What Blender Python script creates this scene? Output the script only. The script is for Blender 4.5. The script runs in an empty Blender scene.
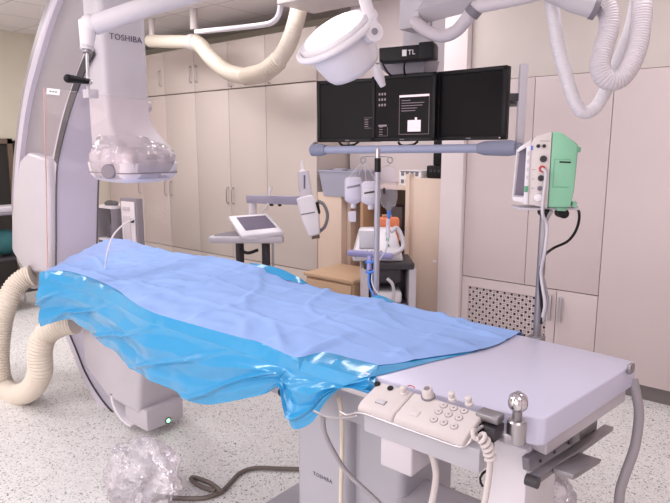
import bpy, bmesh, math, random
from mathutils import Vector, Matrix, noise
random.seed(7)
SC = bpy.context.scene
COL = SC.collection
V = Vector
PI = math.pi

# ------------------------------------------------------------------ camera geometry (also used to look up true positions)
F_, CX, CY = 600.0, 335.0, 251.5
PITCH = math.atan(104.5 / F_)
CP, SP = math.cos(PITCH), math.sin(PITCH)
HEAD = math.radians(130.2)
HX, HY = math.cos(HEAD), math.sin(HEAD)
RX, RY = HY, -HX
CZ = 1.55

def ray(px, py):
    x = (px - CX) / F_; y = (py - CY) / F_
    F = CP - y * SP; d = y * CP + SP
    return V((RX * x + HX * F, RY * x + HY * F, -d))
def at(px, py, D):
    r = ray(px, py) * D
    return V((r.x, r.y, CZ + r.z))
def onz(px, py, z):
    return at(px, py, (z - CZ) / ray(px, py).z)
def ony(px, py, y):
    return at(px, py, y / ray(px, py).y)
def onx(px, py, x):
    return at(px, py, x / ray(px, py).x)

# ------------------------------------------------------------------ materials
def lin(c):
    def g(v):
        v /= 255.0
        return v / 12.92 if v <= 0.04045 else ((v + 0.055) / 1.055) ** 2.4
    return (g(c[0]), g(c[1]), g(c[2]), 1)

def mat(name, rgb, rough=0.5, metal=0.0, var=0.04, scale=6.0, bump=0.0, bscale=60.0, spec=0.5, stretch=None, coat=0.0):
    m = bpy.data.materials.new(name); m.use_nodes = True
    nt = m.node_tree; b = nt.nodes['Principled BSDF']
    b.inputs['Roughness'].default_value = rough
    b.inputs['Metallic'].default_value = metal
    b.inputs['Specular IOR Level'].default_value = spec
    b.inputs['Coat Weight'].default_value = coat
    tc = nt.nodes.new('ShaderNodeTexCoord')
    src = tc.outputs['Object']
    if stretch:
        mp = nt.nodes.new('ShaderNodeMapping'); mp.inputs['Scale'].default_value = stretch
        nt.links.new(src, mp.inputs['Vector']); src = mp.outputs['Vector']
    n = nt.nodes.new('ShaderNodeTexNoise'); n.inputs['Scale'].default_value = scale; n.inputs['Detail'].default_value = 4
    nt.links.new(src, n.inputs['Vector'])
    mx = nt.nodes.new('ShaderNodeMix'); mx.data_type = 'RGBA'
    c = lin(rgb)
    mx.inputs[6].default_value = tuple(max(0, v * (1 - var)) for v in c[:3]) + (1,)
    mx.inputs[7].default_value = tuple(min(1, v * (1 + var)) for v in c[:3]) + (1,)
    nt.links.new(n.outputs['Fac'], mx.inputs[0]); nt.links.new(mx.outputs[2], b.inputs['Base Color'])
    if bump:
        n2 = nt.nodes.new('ShaderNodeTexNoise'); n2.inputs['Scale'].default_value = bscale; n2.inputs['Detail'].default_value = 3
        nt.links.new(src, n2.inputs['Vector'])
        bp = nt.nodes.new('ShaderNodeBump'); bp.inputs['Strength'].default_value = bump; bp.inputs['Distance'].default_value = 0.01
        nt.links.new(n2.outputs['Fac'], bp.inputs['Height']); nt.links.new(bp.outputs['Normal'], b.inputs['Normal'])
    return m

def emit(name, rgb, s):
    m = mat(name, rgb, 0.4)
    b = m.node_tree.nodes['Principled BSDF']
    b.inputs['Emission Color'].default_value = lin(rgb); b.inputs['Emission Strength'].default_value = s
    return m

def clear(name, rgb, transp, rough=0.1, gloss_rgb=(255, 255, 255), white=0.1, bump=0.0, bscale=30):
    """thin clear plastic: see-through film with a little milky scatter and a fresnel gloss"""
    m = bpy.data.materials.new(name); m.use_nodes = True
    nt = m.node_tree; nt.nodes.clear()
    out = nt.nodes.new('ShaderNodeOutputMaterial')
    tr = nt.nodes.new('ShaderNodeBsdfTransparent'); tr.inputs[0].default_value = lin(rgb)
    df = nt.nodes.new('ShaderNodeBsdfDiffuse'); df.inputs[0].default_value = lin(rgb)
    gl = nt.nodes.new('ShaderNodeBsdfGlossy'); gl.inputs[0].default_value = lin(gloss_rgb); gl.inputs['Roughness'].default_value = rough
    fr = nt.nodes.new('ShaderNodeLayerWeight'); fr.inputs[0].default_value = 0.32 if bump > .7 else 0.15
    m1 = nt.nodes.new('ShaderNodeMixShader'); m2 = nt.nodes.new('ShaderNodeMixShader')
    m1.inputs[0].default_value = 1 - transp
    nt.links.new(tr.outputs[0], m1.inputs[1]); nt.links.new(df.outputs[0], m1.inputs[2])
    nt.links.new(fr.outputs['Fresnel'], m2.inputs[0])
    nt.links.new(m1.outputs[0], m2.inputs[1]); nt.links.new(gl.outputs[0], m2.inputs[2])
    nt.links.new(m2.outputs[0], out.inputs[0])
    if bump:
        tc = nt.nodes.new('ShaderNodeTexCoord')
        n = nt.nodes.new('ShaderNodeTexNoise'); n.inputs['Scale'].default_value = bscale
        nt.links.new(tc.outputs['Object'], n.inputs['Vector'])
        bp = nt.nodes.new('ShaderNodeBump'); bp.inputs['Strength'].default_value = bump; bp.inputs['Distance'].default_value = 0.02
        nt.links.new(n.outputs['Fac'], bp.inputs['Height'])
        for q in (gl, df): nt.links.new(bp.outputs['Normal'], q.inputs['Normal'])
        nt.links.new(bp.outputs['Normal'], fr.inputs['Normal'])
    return m

def terrazzo():
    m = bpy.data.materials.new('terrazzo'); m.use_nodes = True
    nt = m.node_tree; b = nt.nodes['Principled BSDF']; b.inputs['Roughness'].default_value = 0.42
    tc = nt.nodes.new('ShaderNodeTexCoord')
    base = None
    def layer(prev, scale, lo, hi, rgb, seedoff):
        mp = nt.nodes.new('ShaderNodeMapping'); mp.inputs['Location'].default_value = (seedoff, seedoff * 1.7, 0)
        nt.links.new(tc.outputs['Object'], mp.inputs['Vector'])
        n = nt.nodes.new('ShaderNodeTexNoise'); n.inputs['Scale'].default_value = scale; n.inputs['Detail'].default_value = 1.5
        nt.links.new(mp.outputs[0], n.inputs['Vector'])
        r = nt.nodes.new('ShaderNodeValToRGB')
        r.color_ramp.elements[0].position = lo; r.color_ramp.elements[1].position = hi
        nt.links.new(n.outputs['Fac'], r.inputs[0])
        mx = nt.nodes.new('ShaderNodeMix'); mx.data_type = 'RGBA'
        nt.links.new(r.outputs[0], mx.inputs[0])
        if prev is None: mx.inputs[6].default_value = lin((234, 231, 230))
        else: nt.links.new(prev, mx.inputs[6])
        mx.inputs[7].default_value = lin(rgb)
        return mx.outputs[2]
    o = layer(None, 14, .4, .7, (226, 222, 221), 3.0)
    o = layer(o, 62, .55, .60, (240, 238, 236), 9.0)
    o = layer(o, 95, .65, .67, (128, 132, 128), 17.0)
    o = layer(o, 75, .68, .695, (92, 98, 98), 29.0)
    o = layer(o, 130, .63, .66, (168, 176, 168), 41.0)
    nt.links.new(o, b.inputs['Base Color'])
    return m

def tiled_ceiling():
    m = bpy.data.materials.new('ceiling_tiles'); m.use_nodes = True
    nt = m.node_tree; b = nt.nodes['Principled BSDF']; b.inputs['Roughness'].default_value = 0.9
    tc = nt.nodes.new('ShaderNodeTexCoord')
    br = nt.nodes.new('ShaderNodeTexBrick'); br.offset = 0.0; br.inputs['Scale'].default_value = 1.0
    br.inputs['Mortar Size'].default_value = 0.006; br.inputs['Brick Width'].default_value = 0.6; br.inputs['Row Height'].default_value = 0.6
    br.inputs['Color1'].default_value = lin((232, 226, 226)); br.inputs['Color2'].default_value = lin((227, 221, 221)); br.inputs['Mortar'].default_value = lin((186, 180, 180))
    nt.links.new(tc.outputs['Object'], br.inputs['Vector']); nt.links.new(br.outputs['Color'], b.inputs['Base Color'])
    return m

M = dict(
    floor=terrazzo(), ceiling=tiled_ceiling(),
    wall=mat('olive_wall_paint', (214, 207, 190), .85), white_wall=mat('white_wall_paint', (232, 220, 220), .8),
    cream=mat('cream_wall_paint', (214, 204, 198), .8),
    cab=mat('cabinet_laminate', (209, 196, 189), .45, var=.03, scale=2, stretch=(1, 1, .15)),
    pinkcab=mat('rose_laminate', (216, 201, 200), .45, var=.02),
    gap=mat('gap_shade_paint', (92, 78, 72), .8), kick=mat('kick_board', (120, 112, 112), .6),
    grey=mat('grey_enamel', (154, 147, 152), .38), rimgrey=mat('rim_pale_grey', (206, 198, 212), .38), lgrey=mat('light_grey_enamel', (202, 196, 203), .35),
    white=mat('white_enamel', (228, 223, 229), .3), cream_plastic=mat('cream_plastic', (213, 204, 203), .4),
    pgrey=mat('pedestal_grey', (182, 180, 188), .4), top=mat('tabletop_lavender', (212, 210, 232), .3, var=.015),
    slab=mat('tabletop_side', (200, 204, 232), .35, var=.015),
    steel=mat('brushed_steel', (190, 186, 190), .3, 1.0), chrome=mat('chrome', (225, 222, 226), .08, 1.0),
    dsteel=mat('dull_steel', (150, 146, 150), .42, .8),
    black=mat('black_plastic', (20, 18, 22), .45, spec=.3), dark=mat('dark_grey', (58, 54, 60), .5), mid=mat('mid_grey', (128, 122, 132), .45),
    screen=mat('dark_screen', (14, 9, 13), .35, var=.02, spec=.15), lcd=mat('grey_screen', (112, 104, 122), .2),
    blue=mat('drape_paper', (152, 183, 238), .8, var=.05, scale=3, bump=.2, bscale=11, spec=.25),
    cyan=mat('drape_plastic', (52, 154, 208), .17, var=.08, scale=2.2, spec=.8, bump=.22, bscale=11),
    hose=mat('cream_hose', (226, 215, 200), .55), whose=mat('white_hose', (216, 208, 214), .45), ghose=mat('grey_hose', (160, 154, 160), .5),
    bluegrey=mat('blue_grey_tube', (162, 168, 194), .45), bluegrey2=mat('blue_grey_grip', (138, 142, 164), .5),
    green=mat('mint_plastic', (134, 192, 160), .45), green2=mat('mint_dark', (92, 160, 124), .5),
    birch=mat('birch', (224, 202, 186), .5, var=.05, scale=9, stretch=(1, 1, .08)), birch2=mat('oak_front', (206, 172, 140), .5, var=.08, scale=9, stretch=(.1, 1, 1)),
    birchd=mat('birch_dark', (190, 150, 118), .6), basin=mat('grey_basin', (172, 172, 190), .45),  # birchd: a darker birch tone
    orange=mat('orange_case', (226, 132, 92), .5), red=mat('red_mark', (200, 70, 66), .5), purple=mat('lilac_handle', (150, 148, 196), .45),
    bluep=mat('blue_connector', (70, 130, 220), .4), cord=mat('grey_cord', (112, 102, 96), .5), brown=mat('brown_frame', (110, 92, 78), .6),
    darkroom=mat('doorway_shade', (44, 40, 38), .8), paper=mat('paper_white', (240, 236, 238), .7), ink=mat('grey_ink', (96, 88, 112), .5),
    ui=emit('screen_white', (240, 220, 226), .4), uid=emit('screen_grey', (150, 132, 140), .25), uib=emit('screen_frame', (120, 104, 112), .15),
    led=emit('green_led', (120, 255, 170), 6.0), lens=emit('lamp_lens', (252, 246, 250), .55),
    shield=clear('clear_acrylic', (254, 251, 251), .975, .04), bag=clear('crinkled_film', (253, 250, 253), .84, .09, bump=1.0, bscale=24),
    film=clear('clear_bag', (252, 249, 253), .74, .10, bump=.8, bscale=16), fluid=clear('clear_fluid_bag', (250, 248, 252), .86, .08, bump=.6, bscale=40),
    milky=clear('milky_plastic', (240, 236, 246), .42, .2), polegrey=mat('pole_grey', (168, 164, 174), .3, .3), armgrey=mat('arm_grey', (160, 154, 174), .45), pinkedge=mat('reddish_edge', (205, 160, 156), .3),
)

# ------------------------------------------------------------------ mesh builder
def spline(pts, n=12):
    pts = [V(p) for p in pts]
    if len(pts) < 3: return pts
    P = [pts[0] * 2 - pts[1]] + pts + [pts[-1] * 2 - pts[-2]]
    out = []
    for i in range(1, len(P) - 2):
        a, b, c, d = P[i - 1:i + 3]
        for k in range(n):
            t = k / n
            out.append(.5 * ((2 * b) + (c - a) * t + (2 * a - 5 * b + 4 * c - d) * t * t + (3 * b - a - 3 * c + d) * t ** 3))
    out.append(pts[-1]); return out

def resample(pts, step):
    out = [pts[0].copy()]; acc = 0.0; tot = [0.0]
    L = 0
    for a, b in zip(pts, pts[1:]):
        seg = (b - a).length
        if seg < 1e-9: continue
        while acc + seg >= step:
            t = (step - acc) / seg
            a = a.lerp(b, t); out.append(a.copy()); seg = (b - a).length; acc = 0.0
        acc += seg
    return out

class MB:
    def __init__(s, X=None):
        s.bm = bmesh.new(); s.X = X
    def _new(s, verts):
        if s.X is not None:
            for v in verts: v.co = s.X @ v.co
    def box(s, c, size, rot=(0, 0, 0), bev=0.0, seg=2):
        r = bmesh.ops.create_cube(s.bm, size=1.0)
        vs = r['verts']
        m = Matrix.LocRotScale(V(c), Matrix.Rotation(rot[2], 3, 'Z') @ Matrix.Rotation(rot[1], 3, 'Y') @ Matrix.Rotation(rot[0], 3, 'X'), V(size))
        for v in vs: v.co = m @ v.co
        if bev:
            es = list({e for v in vs for e in v.link_edges})
            bv = bmesh.ops.bevel(s.bm, geom=es, offset=bev, segments=seg, affect='EDGES', profile=.5)
            vs = list({v for f in bv['faces'] for v in f.verts} | {v for v in vs if v.is_valid})
        s._new(vs); return s
    def span(s, lo, hi, bev=0.0, seg=2):
        lo = V(lo); hi = V(hi)
        return s.box((lo + hi) / 2, [abs(hi[i] - lo[i]) for i in range(3)], bev=bev, seg=seg)
    def tube(s, pts, r, n=12, caps=True, flat=1.0):
        pts = [V(p) for p in pts]
        rr = r if isinstance(r, (list, tuple)) else [r] * len(pts)
        ts = []
        for i in range(len(pts)):
            t = pts[min(i + 1, len(pts) - 1)] - pts[max(i - 1, 0)]
            ts.append(t.normalized() if t.length > 1e-9 else V((0, 0, 1)))
        nrm = ts[0].orthogonal().normalized()
        if abs(ts[0].z) < .9: nrm = (V((0, 0, 1)) - ts[0] * ts[0].z).normalized()
        rings, allv = [], []
        for i, p in enumerate(pts):
            nrm = (nrm - ts[i] * nrm.dot(ts[i]))
            nrm = nrm.normalized() if nrm.length > 1e-9 else ts[i].orthogonal().normalized()
            b = ts[i].cross(nrm)
            ring = [s.bm.verts.new(p + (nrm * math.cos(2 * PI * k / n) + b * math.sin(2 * PI * k / n) * flat) * rr[i]) for k in range(n)]
            rings.append(ring); allv += ring
        for a, b in zip(rings, rings[1:]):
            for k in range(n):
                s.bm.faces.new((a[k], a[(k + 1) % n], b[(k + 1) % n], b[k]))
        if caps:
            s.bm.faces.new(rings[0][::-1]); s.bm.faces.new(rings[-1])
        s._new(allv); return s
    def cyl(s, p0, p1, r0, r1=None, n=24):
        return s.tube([p0, p1], [r0, r0 if r1 is None else r1], n)
    def hose(s, pts, r, pitch=.02, amp=.004, n=18):
        q = resample(spline(pts, 24), pitch / 4)
        return s.tube(q, [r + amp * (1, .3, -1, .3)[i % 4] for i in range(len(q))], n)
    def lathe(s, prof, o=(0, 0, 0), axis=(0, 0, 1), n=32):
        o = V(o); ax = V(axis).normalized()
        u = ax.orthogonal().normalized(); w = ax.cross(u)
        rings, allv = [], []
        for r, h in prof:
            ring = [s.bm.verts.new(o + ax * h + (u * math.cos(2 * PI * k / n) + w * math.sin(2 * PI * k / n)) * max(r, 1e-4)) for k in range(n)]
            rings.append(ring); allv += ring
        for a, b in zip(rings, rings[1:]):
            for k in range(n): s.bm.faces.new((a[k], a[(k + 1) % n], b[(k + 1) % n], b[k]))
        s.bm.faces.new(rings[0][::-1]); s.bm.faces.new(rings[-1])
        s._new(allv); return s
    def prism(s, poly, vec, bev=0.0, seg=2):
        vec = V(vec)
        a = [s.bm.verts.new(V(p)) for p in poly]; b = [s.bm.verts.new(V(p) + vec) for p in poly]
        n = len(poly)
        fs = [s.bm.faces.new(a[::-1]), s.bm.faces.new(b)]
        for k in range(n): fs.append(s.bm.faces.new((a[k], a[(k + 1) % n], b[(k + 1) % n], b[k])))
        bmesh.ops.recalc_face_normals(s.bm, faces=fs)
        vs = a + b
        if bev:
            bm = s.bm
            es = [e for e in {e for f in fs for e in f.edges} if len(e.link_faces) == 2 and e.calc_face_angle(0) > .5]
            bv = bmesh.ops.bevel(bm, geom=es, offset=bev, segments=seg, affect='EDGES', profile=.5, clamp_overlap=True)
            vs = list({v for f in bv['faces'] for v in f.verts} | {v for v in vs if v.is_valid})
        s._new(vs); return s
    def grid(s, rows, closed=False):
        R = [[s.bm.verts.new(V(p)) for p in row] for row in rows]
        for a, b in zip(R, R[1:]):
            m = len(a)
            for k in range(m if closed else m - 1):
                s.bm.faces.new((a[k], a[(k + 1) % m], b[(k + 1) % m], b[k]))
        s._new([v for r in R for v in r]); return s
    def hull(s, pts, bev=0.0, seg=3):
        vs = [s.bm.verts.new(V(p)) for p in pts]
        r = bmesh.ops.convex_hull(s.bm, input=vs)
        junk = [v for v in vs if not v.link_faces]
        if junk: bmesh.ops.delete(s.bm, geom=junk, context='VERTS')
        vs = [v for v in vs if v.is_valid]
        bmesh.ops.dissolve_limit(s.bm, angle_limit=.02, verts=vs, edges=list({e for v in vs for e in v.link_edges}))
        vs = [v for v in vs if v.is_valid]
        if bev:
            es = list({e for v in vs for e in v.link_edges})
            bv = bmesh.ops.bevel(s.bm, geom=es, offset=bev, segments=seg, affect='EDGES', profile=.5, clamp_overlap=True)
            vs = list({v for f in bv['faces'] for v in f.verts} | {v for v in vs if v.is_valid})
        s._new(vs); return s
    def ball(s, c, r, sc=(1, 1, 1), u=24, v=16):
        q = bmesh.ops.create_uvsphere(s.bm, u_segments=u, v_segments=v, radius=r)
        for w in q['verts']: w.co = V(c) + V((w.co.x * sc[0], w.co.y * sc[1], w.co.z * sc[2]))
        s._new(q['verts']); return s
    def thick(s, t):
        bm = s.bm
        bmesh.ops.recalc_face_normals(bm, faces=bm.faces[:]); bm.normal_update()
        old = bm.verts[:]; fs = bm.faces[:]
        rim = [e for e in bm.edges if len(e.link_faces) == 1]
        twin = {v: bm.verts.new(v.co - v.normal * t) for v in old}
        for f in fs: bm.faces.new([twin[v] for v in reversed(f.verts)])
        for e in rim:
            a, b = e.verts
            bm.faces.new((a, b, twin[b], twin[a]))
        return s
    def build(s, name, m, parent=None, smooth=40):
        bm = s.bm
        bmesh.ops.recalc_face_normals(bm, faces=bm.faces[:])
        ang = math.radians(smooth)
        for f in bm.faces: f.smooth = True
        for e in bm.edges:
            if len(e.link_faces) == 2 and e.calc_face_angle(0) > ang: e.smooth = False
        me = bpy.data.meshes.new(name)
        bm.to_mesh(me); bm.free()
        return link(name, me, m, parent)

W = {}
def link(name, me, m, parent):
    o = bpy.data.objects.new(name, me); COL.objects.link(o)
    me.materials.append(M[m] if isinstance(m, str) else m)
    if parent is not None:
        o.parent = parent
        me.transform(W[parent.name].inverted())
        W[o.name] = W[parent.name].copy()
    else:
        lo = V([min(v.co[i] for v in me.vertices) for i in range(3)]); hi = V([max(v.co[i] for v in me.vertices) for i in range(3)])
        c = V(((lo.x + hi.x) / 2, (lo.y + hi.y) / 2, lo.z))
        me.transform(Matrix.Translation(-c)); o.location = c
        W[o.name] = Matrix.Translation(c)
    return o

def tag(o, label, cat, group=None, kind=None):
    o['label'] = label; o['category'] = cat
    if group: o['group'] = group
    if kind: o['kind'] = kind
    return o
def thing(name, loc, label, cat, group=None, rz=0):
    o = bpy.data.objects.new(name, None); COL.objects.link(o)
    o.empty_display_size = .1
    o.location = loc; o.rotation_euler = (0, 0, rz)
    W[o.name] = Matrix.Translation(V(loc)) @ Matrix.Rotation(rz, 4, 'Z')
    return tag(o, label, cat, group)
def struct(name, mb, m):
    o = mb.build(name, m); o['kind'] = 'structure'; return o

def lettering(text, size, X, name, m, parent, depth=.001):
    cu = bpy.data.curves.new(name, 'FONT'); cu.body = text; cu.size = size; cu.extrude = depth
    cu.align_x = 'CENTER'; cu.align_y = 'CENTER'; cu.space_character = 1.1
    t = bpy.data.objects.new('tmp_text', cu); COL.objects.link(t)
    dg = bpy.context.evaluated_depsgraph_get(); dg.update()
    me = bpy.data.meshes.new_from_object(t.evaluated_get(dg))
    bpy.data.objects.remove(t); bpy.data.curves.remove(cu)
    me.name = name; me.materials.clear()
    me.transform(X)
    return link(name, me, m, parent)

def frame(o, xdir, ydir):
    x = V(xdir).normalized(); z = x.cross(V(ydir)).normalized(); y = z.cross(x)
    return Matrix(((x.x, y.x, z.x, o[0]), (x.y, y.y, z.y, o[1]), (x.z, y.z, z.z, o[2]), (0, 0, 0, 1)))

# ================================================================== THE ROOM
WX0, WX1, WY0, WY1, CH = -7.0, 1.9, -2.3, 4.56, 2.77
struct('floor', MB().span((WX0 - .1, WY0 - .1, -.1), (WX1 + .1, WY1 + .1, 0)), 'floor')
struct('ceiling', MB().span((WX0 - .1, WY0 - .1, CH), (WX1 + .1, WY1 + .1, CH + .1)), 'ceiling')
struct('wall_left', MB().span((WX0 - .1, WY0, 0), (WX0, WY1, CH)), 'wall')
struct('wall_right', MB().span((WX1, WY0, 0), (WX1 + .1, WY1, CH)), 'white_wall')
struct('wall_front', MB().span((WX0, WY0 - .1, 0), (WX1, WY0, CH)), 'white_wall')
struct('wall_back', MB().span((WX0, WY1, 0), (WX1, WY1 + .1, CH)), 'wall')
NX0 = ony(346, 40, 4.3).x
struct('wall_niche', MB().span((-3.49, 4.34, 0), (-2.27, 4.555, CH)), 'white_wall')
struct('pillar', MB().span((-2.265, 3.88, 0), (-2.085, 4.555, CH), bev=.004), 'white_wall')
struct('wall_bulkhead', MB().span((-2.08, 3.94, 2.003), (WX1 - .001, 4.555, CH)), 'cream')

# doorway at the far left: a dark sheet paints its unlit interior
dd = MB().span((WX0 + .002, 2.45, 0), (WX0 + .02, 3.2, 1.62)).build('doorway_shade_1', 'darkroom'); dd['kind'] = 'structure'
fr = MB()
y0 = onx(10, 180, WX0 + .03).y
for a, b in (((WX0 + .002, y0, 0), (WX0 + .05, y0 + .05, 1.64)), ((WX0 + .002, 2.40, 1.585), (WX0 + .05, y0 + .05, 1.64))):
    fr.span(a, b)
fo = fr.build('trim_1', 'brown'); fo['kind'] = 'structure'

# ------------------------------------------------------------------ cabinets, left run
YF = 3.94
def bar_handle(x, zc, h, parent, y=YF - .02):
    MB().tube(spline([(x, y, zc - h / 2), (x, y - .03, zc - h / 2 + .012), (x, y - .032, zc), (x, y - .03, zc + h / 2 - .012), (x, y, zc + h / 2)], 5), .006, 8).build('handle', 'steel', parent)
def cabinet(name, x0, x1, z0, z1, doors, label, group, m='cab', low=None, hz=None):
    t = thing(name, ((x0 + x1) / 2, YF + .3, z0), label, 'cabinet', group)
    MB().span((x0 + .001, YF + .002, z0), (x1 - .001, WY1 - .01, z1)).build('body', m, t)
    MB().span((x0 + .004, YF, z0 + .003), (x1 - .004, YF + .0015, z1 - .003)).build('gap_shade_sheet', 'gap', t)  # dark sheet behind the doors, paints shade into the gaps
    for a, b, hs in doors:
        d = MB().span((a + .0025, YF - .02, (low[1] if low else z0) + .003), (b - .0025, YF - .001, z1 - .003), bev=.0015).build('door', m, t)
        for hx in hs: bar_handle(hx, hz, .16, d)
        if low: MB().span((a + .0025, YF - .02, low[0]), (b - .0025, YF - .001, low[1] - .004), bev=.0015).build('lower_door', m, t)
    if low: MB().span((x0 + .001, YF - .004, z0 + .001), (x1 - .001, YF - .0005, low[0] - .004)).build('kick_board', 'kick', t)
    return t
LOW = (.10, .445)
G1, G2 = 'tall cabinets on the back wall', 'top cupboards above the tall cabinets'
cabinet('tall_cabinet', -6.98, -6.245, 0, 2.1, [(-6.98, -6.245, [-6.29])], 'tall beige cabinet at the far left corner behind the scanner arm', G1, low=LOW, hz=1.10)
cabinet('tall_cabinet', -6.245, -5.195, 0, 2.1, [(-6.245, -5.72, [-5.77]), (-5.72, -5.195, [-5.67])], 'tall two-door beige cabinet just right of the hanging detector head', G1, low=LOW, hz=1.10)
cabinet('tall_cabinet', -5.195, -4.145, 0, 2.1, [(-5.195, -4.67, [-4.71]), (-4.67, -4.145, [-4.63])], 'tall two-door beige cabinet with paired handles behind the injector trolley', G1, low=LOW, hz=1.07)
cabinet('tall_cabinet', -4.145, -3.52, 0, 2.1, [(-4.145, -3.52, [])], 'tall plain beige cabinet beside the birch shelves, no handle showing', G1, low=LOW, hz=1.07)
cabinet('wall_cabinet', -6.98, -6.245, 2.105, 2.55, [(-6.98, -6.245, [])], 'leftmost beige top cupboard, behind the detector column', G2, hz=2.28)
cabinet('wall_cabinet', -6.245, -5.72, 2.105, 2.55, [(-6.245, -5.72, [-5.78])], 'beige top cupboard with one handle right beside the detector column', G2, hz=2.28)
cabinet('wall_cabinet', -5.72, -4.67, 2.105, 2.55, [(-5.72, -5.195, [-5.24]), (-5.195, -4.67, [-5.15])], 'two-door beige top cupboard behind the left end of the sagging duct', G2, hz=2.28)
cabinet('wall_cabinet', -4.67, -4.145, 2.105, 2.55, [(-4.67, -4.145, [-4.62])], 'beige top cupboard directly behind the lowest bend of the sagging duct', G2, hz=2.2)
cabinet('wall_cabinet', -4.145, -3.52, 2.105, 2.55, [(-4.145, -3.52, [-4.09])], 'beige top cupboard behind the surgical lamp, last at the right', G2, hz=2.2)

# ------------------------------------------------------------------ cabinets, right run
XS = ony(557, 305, YF).x
def panel_cab():
    t = thing('built_in_cabinet', (-1.6, YF + .3, 0), 'rose-beige cabinet right of the pillar with an air grille low down', 'cabinet')
    MB().span((-2.082, YF + .002, 0), (-1.119, WY1 - .01, 2.0)).build('body', 'pinkcab', t)
    MB().span((-2.078, YF, .1), (-1.123, YF + .0015, 1.997)).build('gap_shade_sheet', 'gap', t)  # same painted gap shade behind these doors
    for a, b in ((-2.082, -1.607), (-1.607, -1.119)):
        MB().span((a + .002, YF - .02, .618), (b - .002, YF - .001, 1.998), bev=.0015).build('door', 'pinkcab', t)
    d = MB()
    gx0, gx1 = ony(469, 300, YF).x, ony(547, 320, YF).x
    gz1, gz0 = ony(469, 285, YF).z, .16
    for lo, hi in (((-2.08, gz1), (XS - .002, .612)), ((-2.08, .10), (XS - .002, gz0)), ((-2.08, gz0), (gx0, gz1)), ((gx1, gz0), (XS - .002, gz1))):
        d.span((lo[0], YF - .02, lo[1]), (hi[0], YF - .001, hi[1]))
    d = d.build('grille_door', 'pinkcab', t)
    g = MB(); nx = 22; nz = max(6, int(nx * (gz1 - gz0) / (gx1 - gx0)))
    for i in range(nx + 1):
        x = gx0 + (gx1 - gx0) * i / nx
        g.span((x - .0045, YF - .015, gz0), (x + .0045, YF - .008, gz1))
    for k in range(nz + 1):
        z = gz0 + (gz1 - gz0) * k / nz
        g.span((gx0, YF - .0155, z - .0045), (gx1, YF - .0085, z + .0045))
    for i in range(nx):
        for k in range(nz):
            if (i + k) % 2 == 0:
                x = gx0 + (gx1 - gx0) * (i + .5) / nx; z = gz0 + (gz1 - gz0) * (k + .5) / nz
                g.box((x, YF - .0116, z), (.012, .006, .012), rot=(0, PI / 4, 0))
    g.build('grille', 'pinkcab', d)
    MB().span((gx0, YF - .004, gz0), (gx1, YF - .001, gz1)).build('grille_back', 'dark', d)
    d2 = MB().span((XS + .002, YF - .02, .10), (-1.121, YF - .001, .612), bev=.0015).build('lower_door', 'pinkcab', t)
    for q, dx in ((d, -.035), (d2, .035)):
        MB().span((XS + dx - .011, YF - .045, .40), (XS + dx + .011, YF - .035, .575), bev=.004).span((XS + dx - .004, YF - .037, .42), (XS + dx + .004, YF - .018, .44)).span((XS + dx - .004, YF - .037, .54), (XS + dx + .004, YF - .018, .56)).build('handle', 'steel', q)
    MB().span((-2.08, YF - .005, .001), (-1.12, YF - .0005, .095)).build('kick_board', 'kick', t)
panel_cab()
def plain_cab(x0, x1, label):
    t = thing('built_in_cabinet', ((x0 + x1) / 2, YF + .3, 0), label, 'cabinet')
    MB().span((x0 + .001, YF + .002, 0), (x1 - .001, WY1 - .01, 2.0)).build('body', 'pinkcab', t)
    MB().span((x0 + .002, YF - .02, .095), (x1 - .002, YF - .001, 1.998), bev=.0015).build('door', 'pinkcab', t)
    MB().span((x0 + .001, YF - .005, .001), (x1 - .001, YF - .0005, .09)).build('kick_board', 'kick', t)
plain_cab(-1.119, -.15, 'rose-beige cabinet with one full-height plain door at the right edge')
struct('wall_panel', MB().span((-.148, YF - .02, 0), (WX1 - .001, 4.555, 2.0)), 'pinkcab')

# ================================================================== SHELVES IN THE NICHE
def shelf_unit():
    t = thing('shelf_unit', (-2.6, 4.1, 0), 'birch shelf unit with open compartments beside the white pillar', 'shelf')
    xa = ony(363, 230, 4.0).x; xb = ony(413, 230, 3.98).x; xc = -2.28
    zt = ony(436, 179, 3.95).z
    zs = ony(410, 190, 4.0).z
    MB().span((xb - .02, 3.95, 0), (xc, 4.33, zt), bev=.003).build('side_cupboard', 'birch', t)
    MB().span((xb - .045, 3.93, 0), (xb - .01, 4.33, zt + .03), bev=.002).build('upright', 'birch', t)
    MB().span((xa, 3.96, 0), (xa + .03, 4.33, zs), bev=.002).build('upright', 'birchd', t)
    MB().span((xa, 4.30, 0), (xb, 4.335, zs)).build('back_board', 'brown', t)
    MB().span((xa - .02, 3.95, zs), (xb - .04, 4.33, zs + .03), bev=.002).build('shelf', 'birch', t)
    for py in (239, 267):
        z = ony(405, py, 4.0).z
        MB().span((xa + .03, 3.97, z - .012), (xb - .045, 4.3, z + .012)).build('shelf', 'birch', t)
    c = ony(434, 261, 3.945)
    l = MB().span((c.x - .012, 3.947, c.z - .012), (c.x + .018, 3.9495, c.z + .006)).build('door_label', 'paper', t)
    return xa, xb, zs, zt
SXA, SXB, SZS, SZT = shelf_unit()
def left_boards():
    t = thing('birch_partition', (-3.4, 4.1, 0), 'plain birch side board left of the niche under the grey basin', 'board')
    a = ony(318, 230, YF).x; b = ony(342, 230, YF).x; c = ony(363, 230, 4.1).x
    zt = ony(330, 196, YF).z
    MB().span((a, YF - .01, 0), (b, 4.33, zt + .03), bev=.003).build('board', 'birch', t)
    MB().span((b + .004, YF + .06, 0), (c - .06, 4.33, zt - .02), bev=.003).build('inner_board', 'birch', t)
left_boards()
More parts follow.
